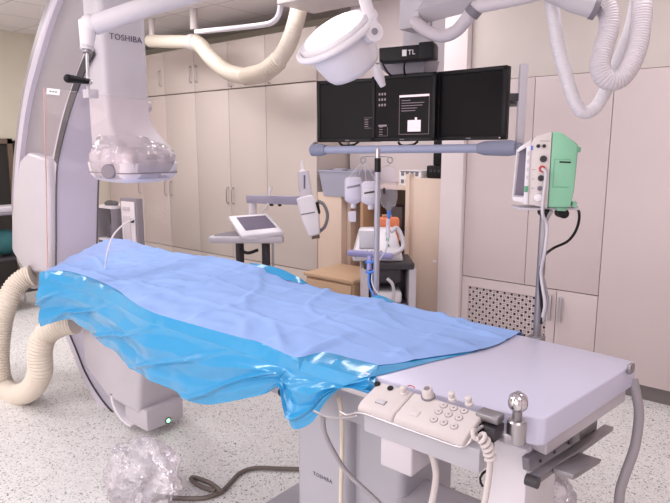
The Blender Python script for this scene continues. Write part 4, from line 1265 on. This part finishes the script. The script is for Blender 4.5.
def bottle(px, py0, py1, wpx, D, label, dark=False):
    a, b = at(px, py0, D), at(px, py1, D)
    h = a.z - b.z; r = wpx / 2 / F_ * D
    t = thing('infusion_bottle', b, label, 'bottle', 'drip containers on the pole'); BOT.append(t)
    c = V((a.x, a.y, b.z))
    rows = []
    for k, (f, s) in enumerate(((0, .28), (.06, .32), (.10, .62), (.18, .95), (.28, 1.0), (.85, 1.0), (.95, .92), (.99, .7), (1.0, .3))):
        rows.append([c + RIGHT * r * s * math.cos(q) + FWD * r * .62 * s * math.sin(q) + V((0, 0, h * f)) for q in [2 * PI * i / 24 for i in range(24)]])
    m = MB().grid(rows, closed=True)
    m.bm.verts.ensure_lookup_table(); nv = len(m.bm.verts)
    m.bm.faces.new([m.bm.verts[i] for i in range(24)]); m.bm.faces.new([m.bm.verts[i] for i in range(nv - 24, nv)])
    m.build('flask', 'milky', t)
    MB().lathe([(r * .3, -.012), (r * .32, 0), (r * .32, .012)], c, (0, 0, 1), 16).build('stopper', 'lgrey', t)
    rows = []
    for f in (.38, .72):
        rows.append([c + RIGHT * r * 1.01 * math.cos(q) + FWD * r * .63 * math.sin(q) + V((0, 0, h * f)) for q in [PI + PI * (.2 + .6 * i / 10) for i in range(11)]])
    MB().grid(rows).thick(.0005).build('label', 'milky' if not dark else 'lgrey', t)
    rows = []
    f0 = .50 if dark else .60
    for f in (f0, f0 + .07):
        rows.append([c + RIGHT * r * 1.03 * math.cos(q) + FWD * r * .65 * math.sin(q) + V((0, 0, h * (f + .012 * i))) for i, q in enumerate([PI + PI * (.25 + .5 * i / 8) for i in range(9)])])
    MB().grid(rows).thick(.0005).build('label_print', 'dark' if dark else 'mid', t)
    hk = at(364, 160, IVD)
    top = c + V((0, 0, h))
    MB().tube([top - RIGHT * r * .5, hk], .0012, 6).tube([top + RIGHT * r * .5, hk], .0012, 6).build('hanging_string', 'lgrey', t)
IVD = 2.72
bottle(353.5, 177, 206, 18, IVD + .02, 'left milky infusion bottle hanging upside down on the drip pole')
bottle(371, 181, 207, 19, IVD - .08, 'milky infusion bottle with dark printed line in front of the pole', True)
def fluid_bag():
    D = IVD
    t = thing('infusion_bag', at(389, 208, D), 'clear crinkled infusion bag hanging from the right hook of the pole', 'bag', 'drip containers on the pole')
    prof = [(165, .5), (168, 7), (175, 8.5), (188, 9), (198, 8.8), (205, 7), (209, 3), (212, 1.2)]
    rows = []
    for py, w in prof:
        c = at(388.5, py, D); r = w / F_ * D
        rows.append([c + RIGHT * r * math.cos(q) * (1 + .05 * noise.noise(V((py, q, 0)))) + FWD * r * .38 * math.sin(q) * (1 + .3 * noise.noise(V((q * 2, py * .3, 1)))) for q in [2 * PI * i / 24 for i in range(24)]])
    MB().grid(rows, closed=True).build('pouch', 'fluid', t)
    MB().tube([at(389, 211, D), at(389, 219, D)], [.010, .006], 12).build('port', 'bluep', t)
    MB().tube([at(388, 219, D), at(388, 238, D)], [.009, .009], 12).build('drip_chamber', 'milky', t)
    MB().tube([at(388.5, 166, D), at(390, 162, D)], .002, 6).build('hanging_loop', 'lgrey', t)
    a = at(385, 195, D - .03)
    MB().tube([at(384, 188, D - .035), at(384.5, 194, D - .035)], .006, 8).build('dark_mark', 'dark', t)
fluid_bag()
box_small = MB().prism([at(348, 212, 2.76), at(356, 211, 2.76), at(356, 222, 2.76), at(349, 222, 2.76)], FWD * .02, bev=.002).build('side_pouch', 'milky', BOT[0])
cable('drip_line', [at(388, 238, IVD), at(386, 250, IVD - .03), at(378, 262, IVD - .08), at(372, 275, IVD - .1), at(374, 288, IVD - .12), at(385, 300, IVD - .14), at(395, 303, IVD - .14)], .0035, 'milky', 'clear drip line running down beside the pole')
def tube_clip():
    D = IVD - .1
    t = thing('tubing_holder', at(371, 270, D), 'pale blue tubing clip bundle fixed low on the drip pole', 'clip')
    MB().tube([at(370, 256, D), at(369, 270, D)], [.011, .011], 10).build('clip_body', 'purple', t)
    MB().tube(spline([at(366, 262, D), at(372, 262, D - .01), at(379, 258, D - .01)], 4), .006, 8).build('stopcock', 'bluep', t)
    MB().tube(spline([at(366, 272, D), at(372, 272, D - .01), at(376, 268, D - .01)], 4), .006, 8).build('stopcock', 'bluep', t)
    MB().tube(spline([at(369, 272, D), at(369, 284, D), at(374, 296, D - .03), at(382, 300, D - .05)], 5), .004, 8).build('side_line', 'bluep', t)
tube_clip()

def vital():
    D = 2.1
    py = 2.015
    b = ony(537, 334, py)
    t = thing('monitor_pole', (b.x, py, .72), 'steel pole on the far table rail carrying the mint green monitor', 'pole')
    zt = at(541, 207, D).z
    MB().cyl((b.x, py, .72), (b.x, py, zt), .014, n=16).build('tube', 'dsteel', t)
    MB().span((b.x - .025, py - .03, .80), (b.x + .025, py + .02, .895), bev=.004).build('rail_clamp', 'dsteel', t)
    MB().cyl((b.x, py, .885), (b.x, py, .90), .02, n=16).build('collar', 'steel', t)
    X = frame((b.x, py, zt), RIGHT, V((0, 0, 1)))
    MB(X).box((0, .004, 0), (.20, .008, .10), bev=.002).build('support_plate', 'lgrey', t)
    MB(X).cyl((.05, -.012, .05), (.05, -.012, .0), .016, n=16).cyl((-.01, -.01, .055), (-.01, -.01, 0), .014, n=14).build('clamp_screw', 'black', t)
    # the monitor: local frame, x = towards camera right, y = up, z = towards camera; front of device looks to the left
    o = (b.x, py, zt + .009)
    rot = Matrix.Rotation(math.radians(-17), 4, 'Y')
    X = frame(o, RIGHT, V((0, 0, 1))) @ rot
    v = thing('vital_signs_monitor', (b.x, py, zt + .009), 'white and mint green patient monitor mounted on a pole above the table', 'monitor')
    # side silhouette (x to right, y up) : front at the left
    x0, xs, xg, x1 = -.105, -.056, .006, .088
    H = .235
    MB(X).prism([(xs, .012, -.06), (xg, .0, -.06), (xg, H + .012, -.06), (xs + .015, H - .002, -.06), (xs - .005, H - .03, -.06)], (0, 0, .14), bev=.004).build('front_housing', 'cream_plastic', v)
    MB(X).prism([(xg, .002, -.06), (x1 - .012, .004, -.06), (x1 - .004, .06, -.06), (x1, H - .030, -.06), (x1 - .03, H - .008, -.06), (xg + .03, H + .008, -.06), (xg, H + .013, -.06)], (0, 0, .139), bev=.008).build('rear_housing', 'green', v)
    # recessed screen frame to the left: hood with open window
    f = MB(X)
    f.prism([(x0, .022, -.06), (xs, .012, -.06), (xs, .034, -.06), (x0, .036, -.06)], (0, 0, .14), bev=.003)
    f.prism([(x0 + .008, H - .055, -.06), (xs, H - .03, -.06), (xs, H - .012, -.06), (x0 + .008, H - .042, -.06)], (0, 0, .14), bev=.003)
    f.prism([(x0 - .004, .022, -.06), (x0 + .004, .022, -.06), (x0 + .012, H - .045, -.06), (x0 + .004, H - .045, -.06)], (0, 0, .012), bev=.002)
    f = f.build('screen_hood', 'white', v)
    MB(X).prism([(x0 + .006, .034, -.056), (xs - .002, .032, -.056), (xs - .002, H - .03, -.056), (x0 + .014, H - .05, -.056)], (0, 0, .06)).build('display', 'lcd', f)
    MB(X).prism([(xs - .014, .013, .0), (xs, .012, .0), (xs, H - .03, .0), (xs - .014, H - .035, .0)], (0, 0, .085), bev=.003).build('key_strip', 'white', f)
    kk = MB(X)
    for i in range(4): kk.box((xs - .007, .10 + i * .026, .086), (.006, .012, .003))
    kk.build('keys', 'lgrey', f)
    MB(X).box((xs - .008, .062, .086), (.012, .02, .006), bev=.002).build('green_key', 'green2', f)
    MB(X).box((xs + .002, H - .04, .081), (.007, .014, .003)).build('blue_key', 'bluep', f)
    zf = .08
    for (x, y, r, nm, m) in ((xs + .022, H - .034, .006, 'small_socket', 'dark'), (xs + .040, H - .034, .006, 'small_socket', 'dark'), (xs + .040, H - .075, .011, 'socket', 'dark'), (xs + .038, H - .107, .011, 'socket', 'red'),
                             (xs + .036, H - .137, .010, 'socket', 'dark'), (xs + .034, H - .170, .008, 'socket', 'mid')):
        s = MB(X).lathe([(r, -.002), (r, .006), (r * .6, .007), (r * .55, .003), (.0005, .003)], (x, y, zf), (0, 0, 1), 18).build(nm, m, v)
    MB(X).lathe([(.014, -.002), (.012, .016), (.001, .018)], (xs + .030, .036, zf), (0, 0, 1), 18).build('dial', 'white', v)
    tl = MB(X)
    tl.box((xs + .012, H - .11, zf + .0005), (.01, .0015, .001)); tl.box((xs + .012, H - .14, zf + .0005), (.01, .0015, .001)); tl.box((xs + .012, H - .17, zf + .0005), (.01, .0015, .001))
    tl.box((xs + .042, H - .018, zf + .0005), (.03, .0015, .001))
    tl.build('printed_marks', 'mid', v)
    g = MB(X)
    g.box((xg + .045, H - .085, .0795), (.034, .005, .002), rot=(0, 0, math.radians(-2)))
    g.build('slot', 'black', v)
    g = MB(X)
    g.box((xg + .036, H - .165, .0795), (.05, .002, .0015)); g.box((xg + .012, H - .12, .0795), (.0015, .09, .0015)); g.box((xg + .036, H - .076, .0795), (.05, .0012, .0015))
    g.build('hatch_line', 'green2', v)
    for y in (H - .045, .012): MB(X).box((x1 + .002, y, .03), (.016, .018, .05), bev=.004).build('corner_foot', 'green', v)
    MB(X).box((xg + .045, -.004, .03), (.03, .012, .05), bev=.003).build('bottom_foot', 'green', v)
    # cables
    DD = D - .12
    cable('red_lead', [X @ V((xs + .038, H - .107, zf + .005)), X @ V((xs + .050, H - .115, zf + .016)), X @ V((xs + .050, .10, zf + .016)), X @ V((xs + .046, -.01, zf + .016)), at(547, 225, DD), at(545, 250, DD), at(541, 272, DD + .05), at(543, 290, DD + .05), at(545, 305, DD + .05), at(541, 322, DD + .08)], .0055, 'lgrey', 'pale lead from the red socket running down the monitor pole')
    cable('black_lead', [X @ V((x1 - .01, .02, .03)), at(579, 212, D), at(577, 228, D), at(568, 241, D), at(552, 249, D), at(542, 260, D - .06), at(540, 285, D - .06), at(542, 310, D - .05), at(541, 325, D - .05)], .0048, 'black', 'black lead looping from the mint monitor to its pole')
    cable('grey_lead', [X @ V((.02, -.01, .06)), at(546, 222, D - .1), at(543, 245, D - .1), at(541, 268, D - .06), at(544, 283, D - .06), at(547, 300, D - .06), at(543, 322, D - .05)], .006, 'ghose', 'grey lead bundle tied along the monitor pole')
vital()

# ================================================================== INJECTOR TROLLEY
def injector():
    D = 4.25
    R, Fw, U = RIGHT, FWD, V((0, 0, 1))
    b = at(247, 240, D)
    t = thing('contrast_injector', (b.x, b.y, 0), 'white contrast injector trolley with tilted touch screen and swing arm', 'injector')
    # tray: triangular
    tz = at(247, 238, D).z
    X = frame((b.x, b.y, tz), R, Fw)
    k = D / F_
    pl = [(-38 * k, -.02), (-36 * k, -.07), (36 * k, -.07), (38 * k, -.02), (30 * k, .16), (12 * k, .30), (-14 * k, .30), (-30 * k, .12)]
    MB(X).prism([(x, y, -.03) for x, y in pl], (0, 0, .05), bev=.018, seg=3).build('tray', 'lgrey', t)
    MB(X).prism([(x * .86, y * .86 + .01, .018) for x, y in pl], (0, 0, .006)).build('tray_recess', 'mid', t)
    # touch screen
    q = [at(241, 237, D - .10), at(284, 232, D - .07), at(268, 213.5, D + .10), at(228, 216, D + .08)]
    c = (q[0] + q[1] + q[2] + q[3]) / 4
    Xs = frame(c, ((q[1] + q[2]) - (q[0] + q[3])), ((q[2] + q[3]) - (q[0] + q[1])))
    Xi = Xs.inverted(); ql = [Xi @ v for v in q]
    s = MB(Xs).prism([(v.x, v.y, -.035) for v in ql], (0, 0, .04), bev=.012, seg=3).build('touch_screen', 'white', t)
    MB(Xs).prism([(v.x * .72 + .006, v.y * .64 + .012, .004) for v in ql], (0, 0, .003)).build('display', 'lcd', s)
    cc = at(252, 235, D)
    MB().tube([V((cc.x, cc.y, tz + .005)), V((cc.x, cc.y, tz + .035))], [.10, .08], 16).build('screen_foot', 'lgrey', t)
    # legs
    for px in (240, 266):
        p = at(px, 255, D + .05)
        MB().span((p.x - .022, p.y - .022, .06), (p.x + .022, p.y + .022, tz - .02), bev=.004).build('post', 'dark', t)
    p = at(273, 255, D + .02)
    MB().cyl((p.x, p.y, .1), (p.x, p.y, tz - .02), .008, n=8).build('thin_rod', 'steel', t)
    MB().box((b.x, b.y + .05, .05), (.5, .55, .06), rot=(0, 0, HEAD - PI / 2), bev=.02).build('base', 'lgrey', t)
    MB().tube(spline([at(240, 250, D), at(248, 253, D - .02), at(258, 250, D)], 5), .012, 8).build('cable_loop', 'black', t)
    # column + arm
    p = at(253, 213, D + .24)
    MB().cyl((p.x, p.y, tz), (p.x, p.y, at(253, 200, D + .24).z), .03, n=16).build('arm_column', 'white', t)
    a, e = at(248.5, 199, D + .24), at(300, 200.5, D - .15)
    Xa = frame(a.lerp(e, .5), e - a, U)
    MB(Xa).box((0, 0, 0), ((e - a).length, 8.2 * k, .05), bev=.006).build('swing_arm', 'armgrey', t)
    MB(Xa).box((-.02, -.035, 0), (.02, .02, .02)).box((.07, -.035, 0), (.015, .02, .02)).build('arm_screw', 'black', t)
    p = at(270, 188, D)
    MB().tube(spline([at(268, 203, D - .02), at(266, 208, D - .02), at(262, 212, D)], 4), .006, 8).build('arm_hook', 'lgrey', t)
    MB().tube([at(269, 196, D), at(271, 187, D)], [.006, .012], 10).build('arm_lever', 'white', t)
    # injector head
    Di = 4.05; ki = Di / F_
    c = at(309, 216, Di)
    dn = (at(314, 238, Di) - at(307, 198, Di)).normalized()
    Xh = frame(c, dn.cross(FWD), -dn)
    hb = MB(Xh)
    hb.prism([(-9 * ki, 19 * ki, -.06), (8 * ki, 20 * ki, -.06), (10 * ki, 0, -.06), (8 * ki, -20 * ki, -.06), (-3 * ki, -21 * ki, -.06), (-7 * ki, -5 * ki, -.06)], (0, 0, .13), bev=.015, seg=3)
    hd = hb.build('injector_head', 'white', t)
    MB(Xh).box((0, 2 * ki, .072), (14 * ki, 1.2 * ki, .004)).build('seam_line', 'mid', hd)
    MB(Xh).cyl((3 * ki, -23.5 * ki, 0), (3 * ki, -20 * ki, 0), .028, n=16).build('nose_cap', 'brown', hd)
    MB(Xh).box((10 * ki, 6 * ki, .02), (4 * ki, 12 * ki, .06), bev=.01).build('rear_knob', 'black', hd)
    MB().hose([at(318, 201, Di - .02), at(324, 205, Di - .03), at(327.5, 215, Di - .02), at(325, 226, Di), at(319, 232, Di)], .011, .014, .002, 10).build('hose_loop', 'mid', hd)
    # syringe upright on the head
    q0, q1 = at(305.5, 192, Di), at(303, 172, Di)
    sy = MB().tube([q0, q1], [.042, .039], 18).build('syringe', 'milky', t)
    MB().tube([q1, at(302.6, 170, Di), at(301.5, 160, Di)], [.034, .012, .005], 14).build('syringe_tip', 'white', sy)
    MB().tube([at(306.3, 197, Di), at(305.4, 190.5, Di)], [.046, .042], 18).build('syringe_collar', 'lgrey', sy)
    MB(frame(at(304.5, 182, Di - .04), R, -dn)).box((0, 0, 0), (.012, .09, .003)).build('scale_marks', 'ink', sy)
injector()

# ================================================================== ECG CART
def ecg_cart():
    D = 4.35
    k = D / F_
    R, U, Fw = RIGHT, V((0, 0, 1)), FWD
    b = at(385, 262, D)
    t = thing('equipment_cart', (b.x, b.y, 0), 'grey equipment cart with lilac handle bar in front of the shelves', 'cart')
    X = frame((b.x, b.y, 0), R, Fw)
    zt = at(385, 259, D).z
    MB(X).span((-22 * k, -.15, zt - .05), (27 * k, .22, zt), bev=.012).build('top_tray', 'dark', t)
    MB().tube([at(350, 253, D - .2), at(390, 256, D - .2)], [.023, .023], 14).ball(at(350, 253, D - .2), .023).ball(at(390, 256, D - .2), .023).build('handle_bar', 'purple', t)
    MB().tube([at(352, 254, D - .2), at(360, 256, D)], .015, 8).tube([at(386, 256, D - .2), at(388, 257, D)], .015, 8).build('handle_arm', 'dark', t)
    for x in (-24, 22):
        MB(X).span((x * k, -.14, .05), ((x + 7) * k, .2, zt - .045), bev=.006).build('side_panel', 'lgrey', t)
    MB(X).span((-22 * k, .18, .1), (24 * k, .2, zt - .05)).build('back_panel', 'mid', t)
    z1 = at(385, 280, D).z
    for z in (z1 - .16, .12): MB(X).span((-20 * k, -.13, z - .02), (23 * k, .19, z), bev=.004).build('shelf', 'mid', t)
    MB(X).span((-15 * k, -.12, z1 + .0), (14 * k, .12, z1 + .10), bev=.01).build('drawer_block', 'dark', t)
    for x in (-20, 22):
        for y in (-.1, .16): MB(X).cyl((x * k, y, .045), (x * k + .025, y, .045), .045, n=16).build('caster', 'dark', t)
    p = X @ V((2 * k, -.02, z1 - .16))
    tag(MB(X).span((-14 * k, -.1, z1 - .158), (16 * k, .1, z1 - .07), bev=.02, seg=3).build('towel_pack', 'paper'), 'white folded pack on the shelf of the grey cart', 'pack')
    tag(MB(X).tube(spline([V((0, -.2, zt - .1)), V((5 * k, -.22, zt - .14)), V((6 * k, -.22, zt - .24)), V((0, -.22, zt - .30)), V((-6 * k, -.21, zt - .24))], 6), .012, 8).build('cart_cable', 'lgrey'), 'pale cable loop hanging in front of the grey cart', 'cable')
    # device
    c = at(376, 243, D)
    v = thing('defibrillator', (c.x, c.y, zt), 'white portable medical unit with grey sloped screen on the cart', 'device')
    Xd = frame((c.x, c.y, zt + .001), R, Fw)
    w0, w1 = -24 * k, 26 * k
    z2 = at(376, 229, D).z - zt
    MB(Xd).hull([(w0, -.12, 0), (w1, -.12, 0), (w0, .14, 0), (w1, .14, 0), (w0 + .01, -.12, .05), (w1 - .01, -.12, .05), (w0 + .06, .04, z2), (w1 - .05, .04, z2), (w0 + .06, .14, z2), (w1 - .05, .14, z2)], bev=.014, seg=3).build('housing', 'white', v)
    a, e = V((0, -.12, .05)), V((0, .04, z2))
    sl = (e - a)
    Xp = Xd @ frame(a + sl * .55 + V((-5 * k, -.002, .002)), (1, 0, 0), sl)
    MB(Xp).box((-3 * k, 0, .002), (18 * k, sl.length * .66, .006)).build('screen', 'lcd', v)
    kk = MB(Xp)
    for i in range(5): kk.box((-9 * k + i * 4.5 * k, -sl.length * .45, .003), (.014, .01, .006))
    kk.build('keys', 'mid', v)
    kk = MB(Xp)
    for i in range(3): kk.box((16 * k, -.05 + i * .05, .003), (.022, .022, .008), bev=.003)
    kk.build('side_keys', 'green2', v)
    hd = MB().tube(spline([at(391, 232, D - .1), at(397, 228, D - .08), at(402, 238, D - .1), at(403, 247, D - .12), at(396, 253, D - .14), at(388, 254, D - .14)], 6), .016, 10)
    hd.build('paddle_cable', 'lgrey', v)
    o = at(386, 222, D + .25)
    oc = thing('orange_case', (o.x, o.y, zt), 'orange case standing behind the white unit on the cart', 'case')
    Xo = frame((o.x, o.y, zt + .001), R, Fw)
    MB(Xo).span((-13 * k, -.10, 0), (13 * k, -.02, at(386, 217, D + .2).z - zt), bev=.02, seg=3).build('shell', 'orange', oc)
    MB(Xo).span((-5 * k, -.075, at(386, 217, D + .2).z - zt), (5 * k, -.045, at(386, 217, D + .2).z - zt + .02), bev=.006).build('grip', 'birchd', oc)
ecg_cart()

# ================================================================== LIGHT
def area(name, loc, size, sy, power, col=(1, .965, .98)):
    l = bpy.data.lights.new(name, 'AREA'); l.shape = 'RECTANGLE'; l.size = size; l.size_y = sy; l.energy = power; l.color = col
    o = bpy.data.objects.new(name, l); COL.objects.link(o); o.location = loc
    return o
for x, y, e in ((-.6, 2.9, 18), (-2.8, 3.25, 32), (-4.6, 2.7, 36), (-5.9, 1.2, 22), (.4, .6, 12), (-2.2, .3, 18), (-4.4, .2, 28), (-1.0, -1.4, 16), (-3.4, -1.4, 20)):
    area('ceiling_panel_light', (x, y, CH - .02), 1.2, .6, e * .78)
fill = area('added_front_fill', (-1.6, WY0 + .03, 1.5), 5.0, 1.8, 74)  # unseen lamp added behind the camera for flat frontal light
fill.rotation_euler = (math.radians(90), 0, 0)
wd = bpy.data.worlds.new('World'); SC.world = wd; wd.use_nodes = True
wd.node_tree.nodes['Background'].inputs[0].default_value = (.9, .88, .92, 1)
wd.node_tree.nodes['Background'].inputs[1].default_value = .3

# ================================================================== CAMERA
cam = bpy.data.cameras.new('camera'); co = bpy.data.objects.new('camera', cam); COL.objects.link(co)
cam.sensor_fit = 'HORIZONTAL'; cam.sensor_width = 36.0; cam.lens = 36.0 * F_ / 670.0
cam.clip_start = .02
fw = V((HX * CP, HY * CP, -SP)); rt = V((RX, RY, 0)); up = rt.cross(fw)
co.matrix_world = Matrix(((rt.x, up.x, -fw.x, 0), (rt.y, up.y, -fw.y, 0), (rt.z, up.z, -fw.z, CZ), (0, 0, 0, 1)))
SC.camera = co
SC.view_settings.view_transform = 'Standard'; SC.view_settings.look = 'None'
SC.view_settings.exposure = 0.0; SC.view_settings.gamma = 1.0; SC.view_settings.use_curve_mapping = False
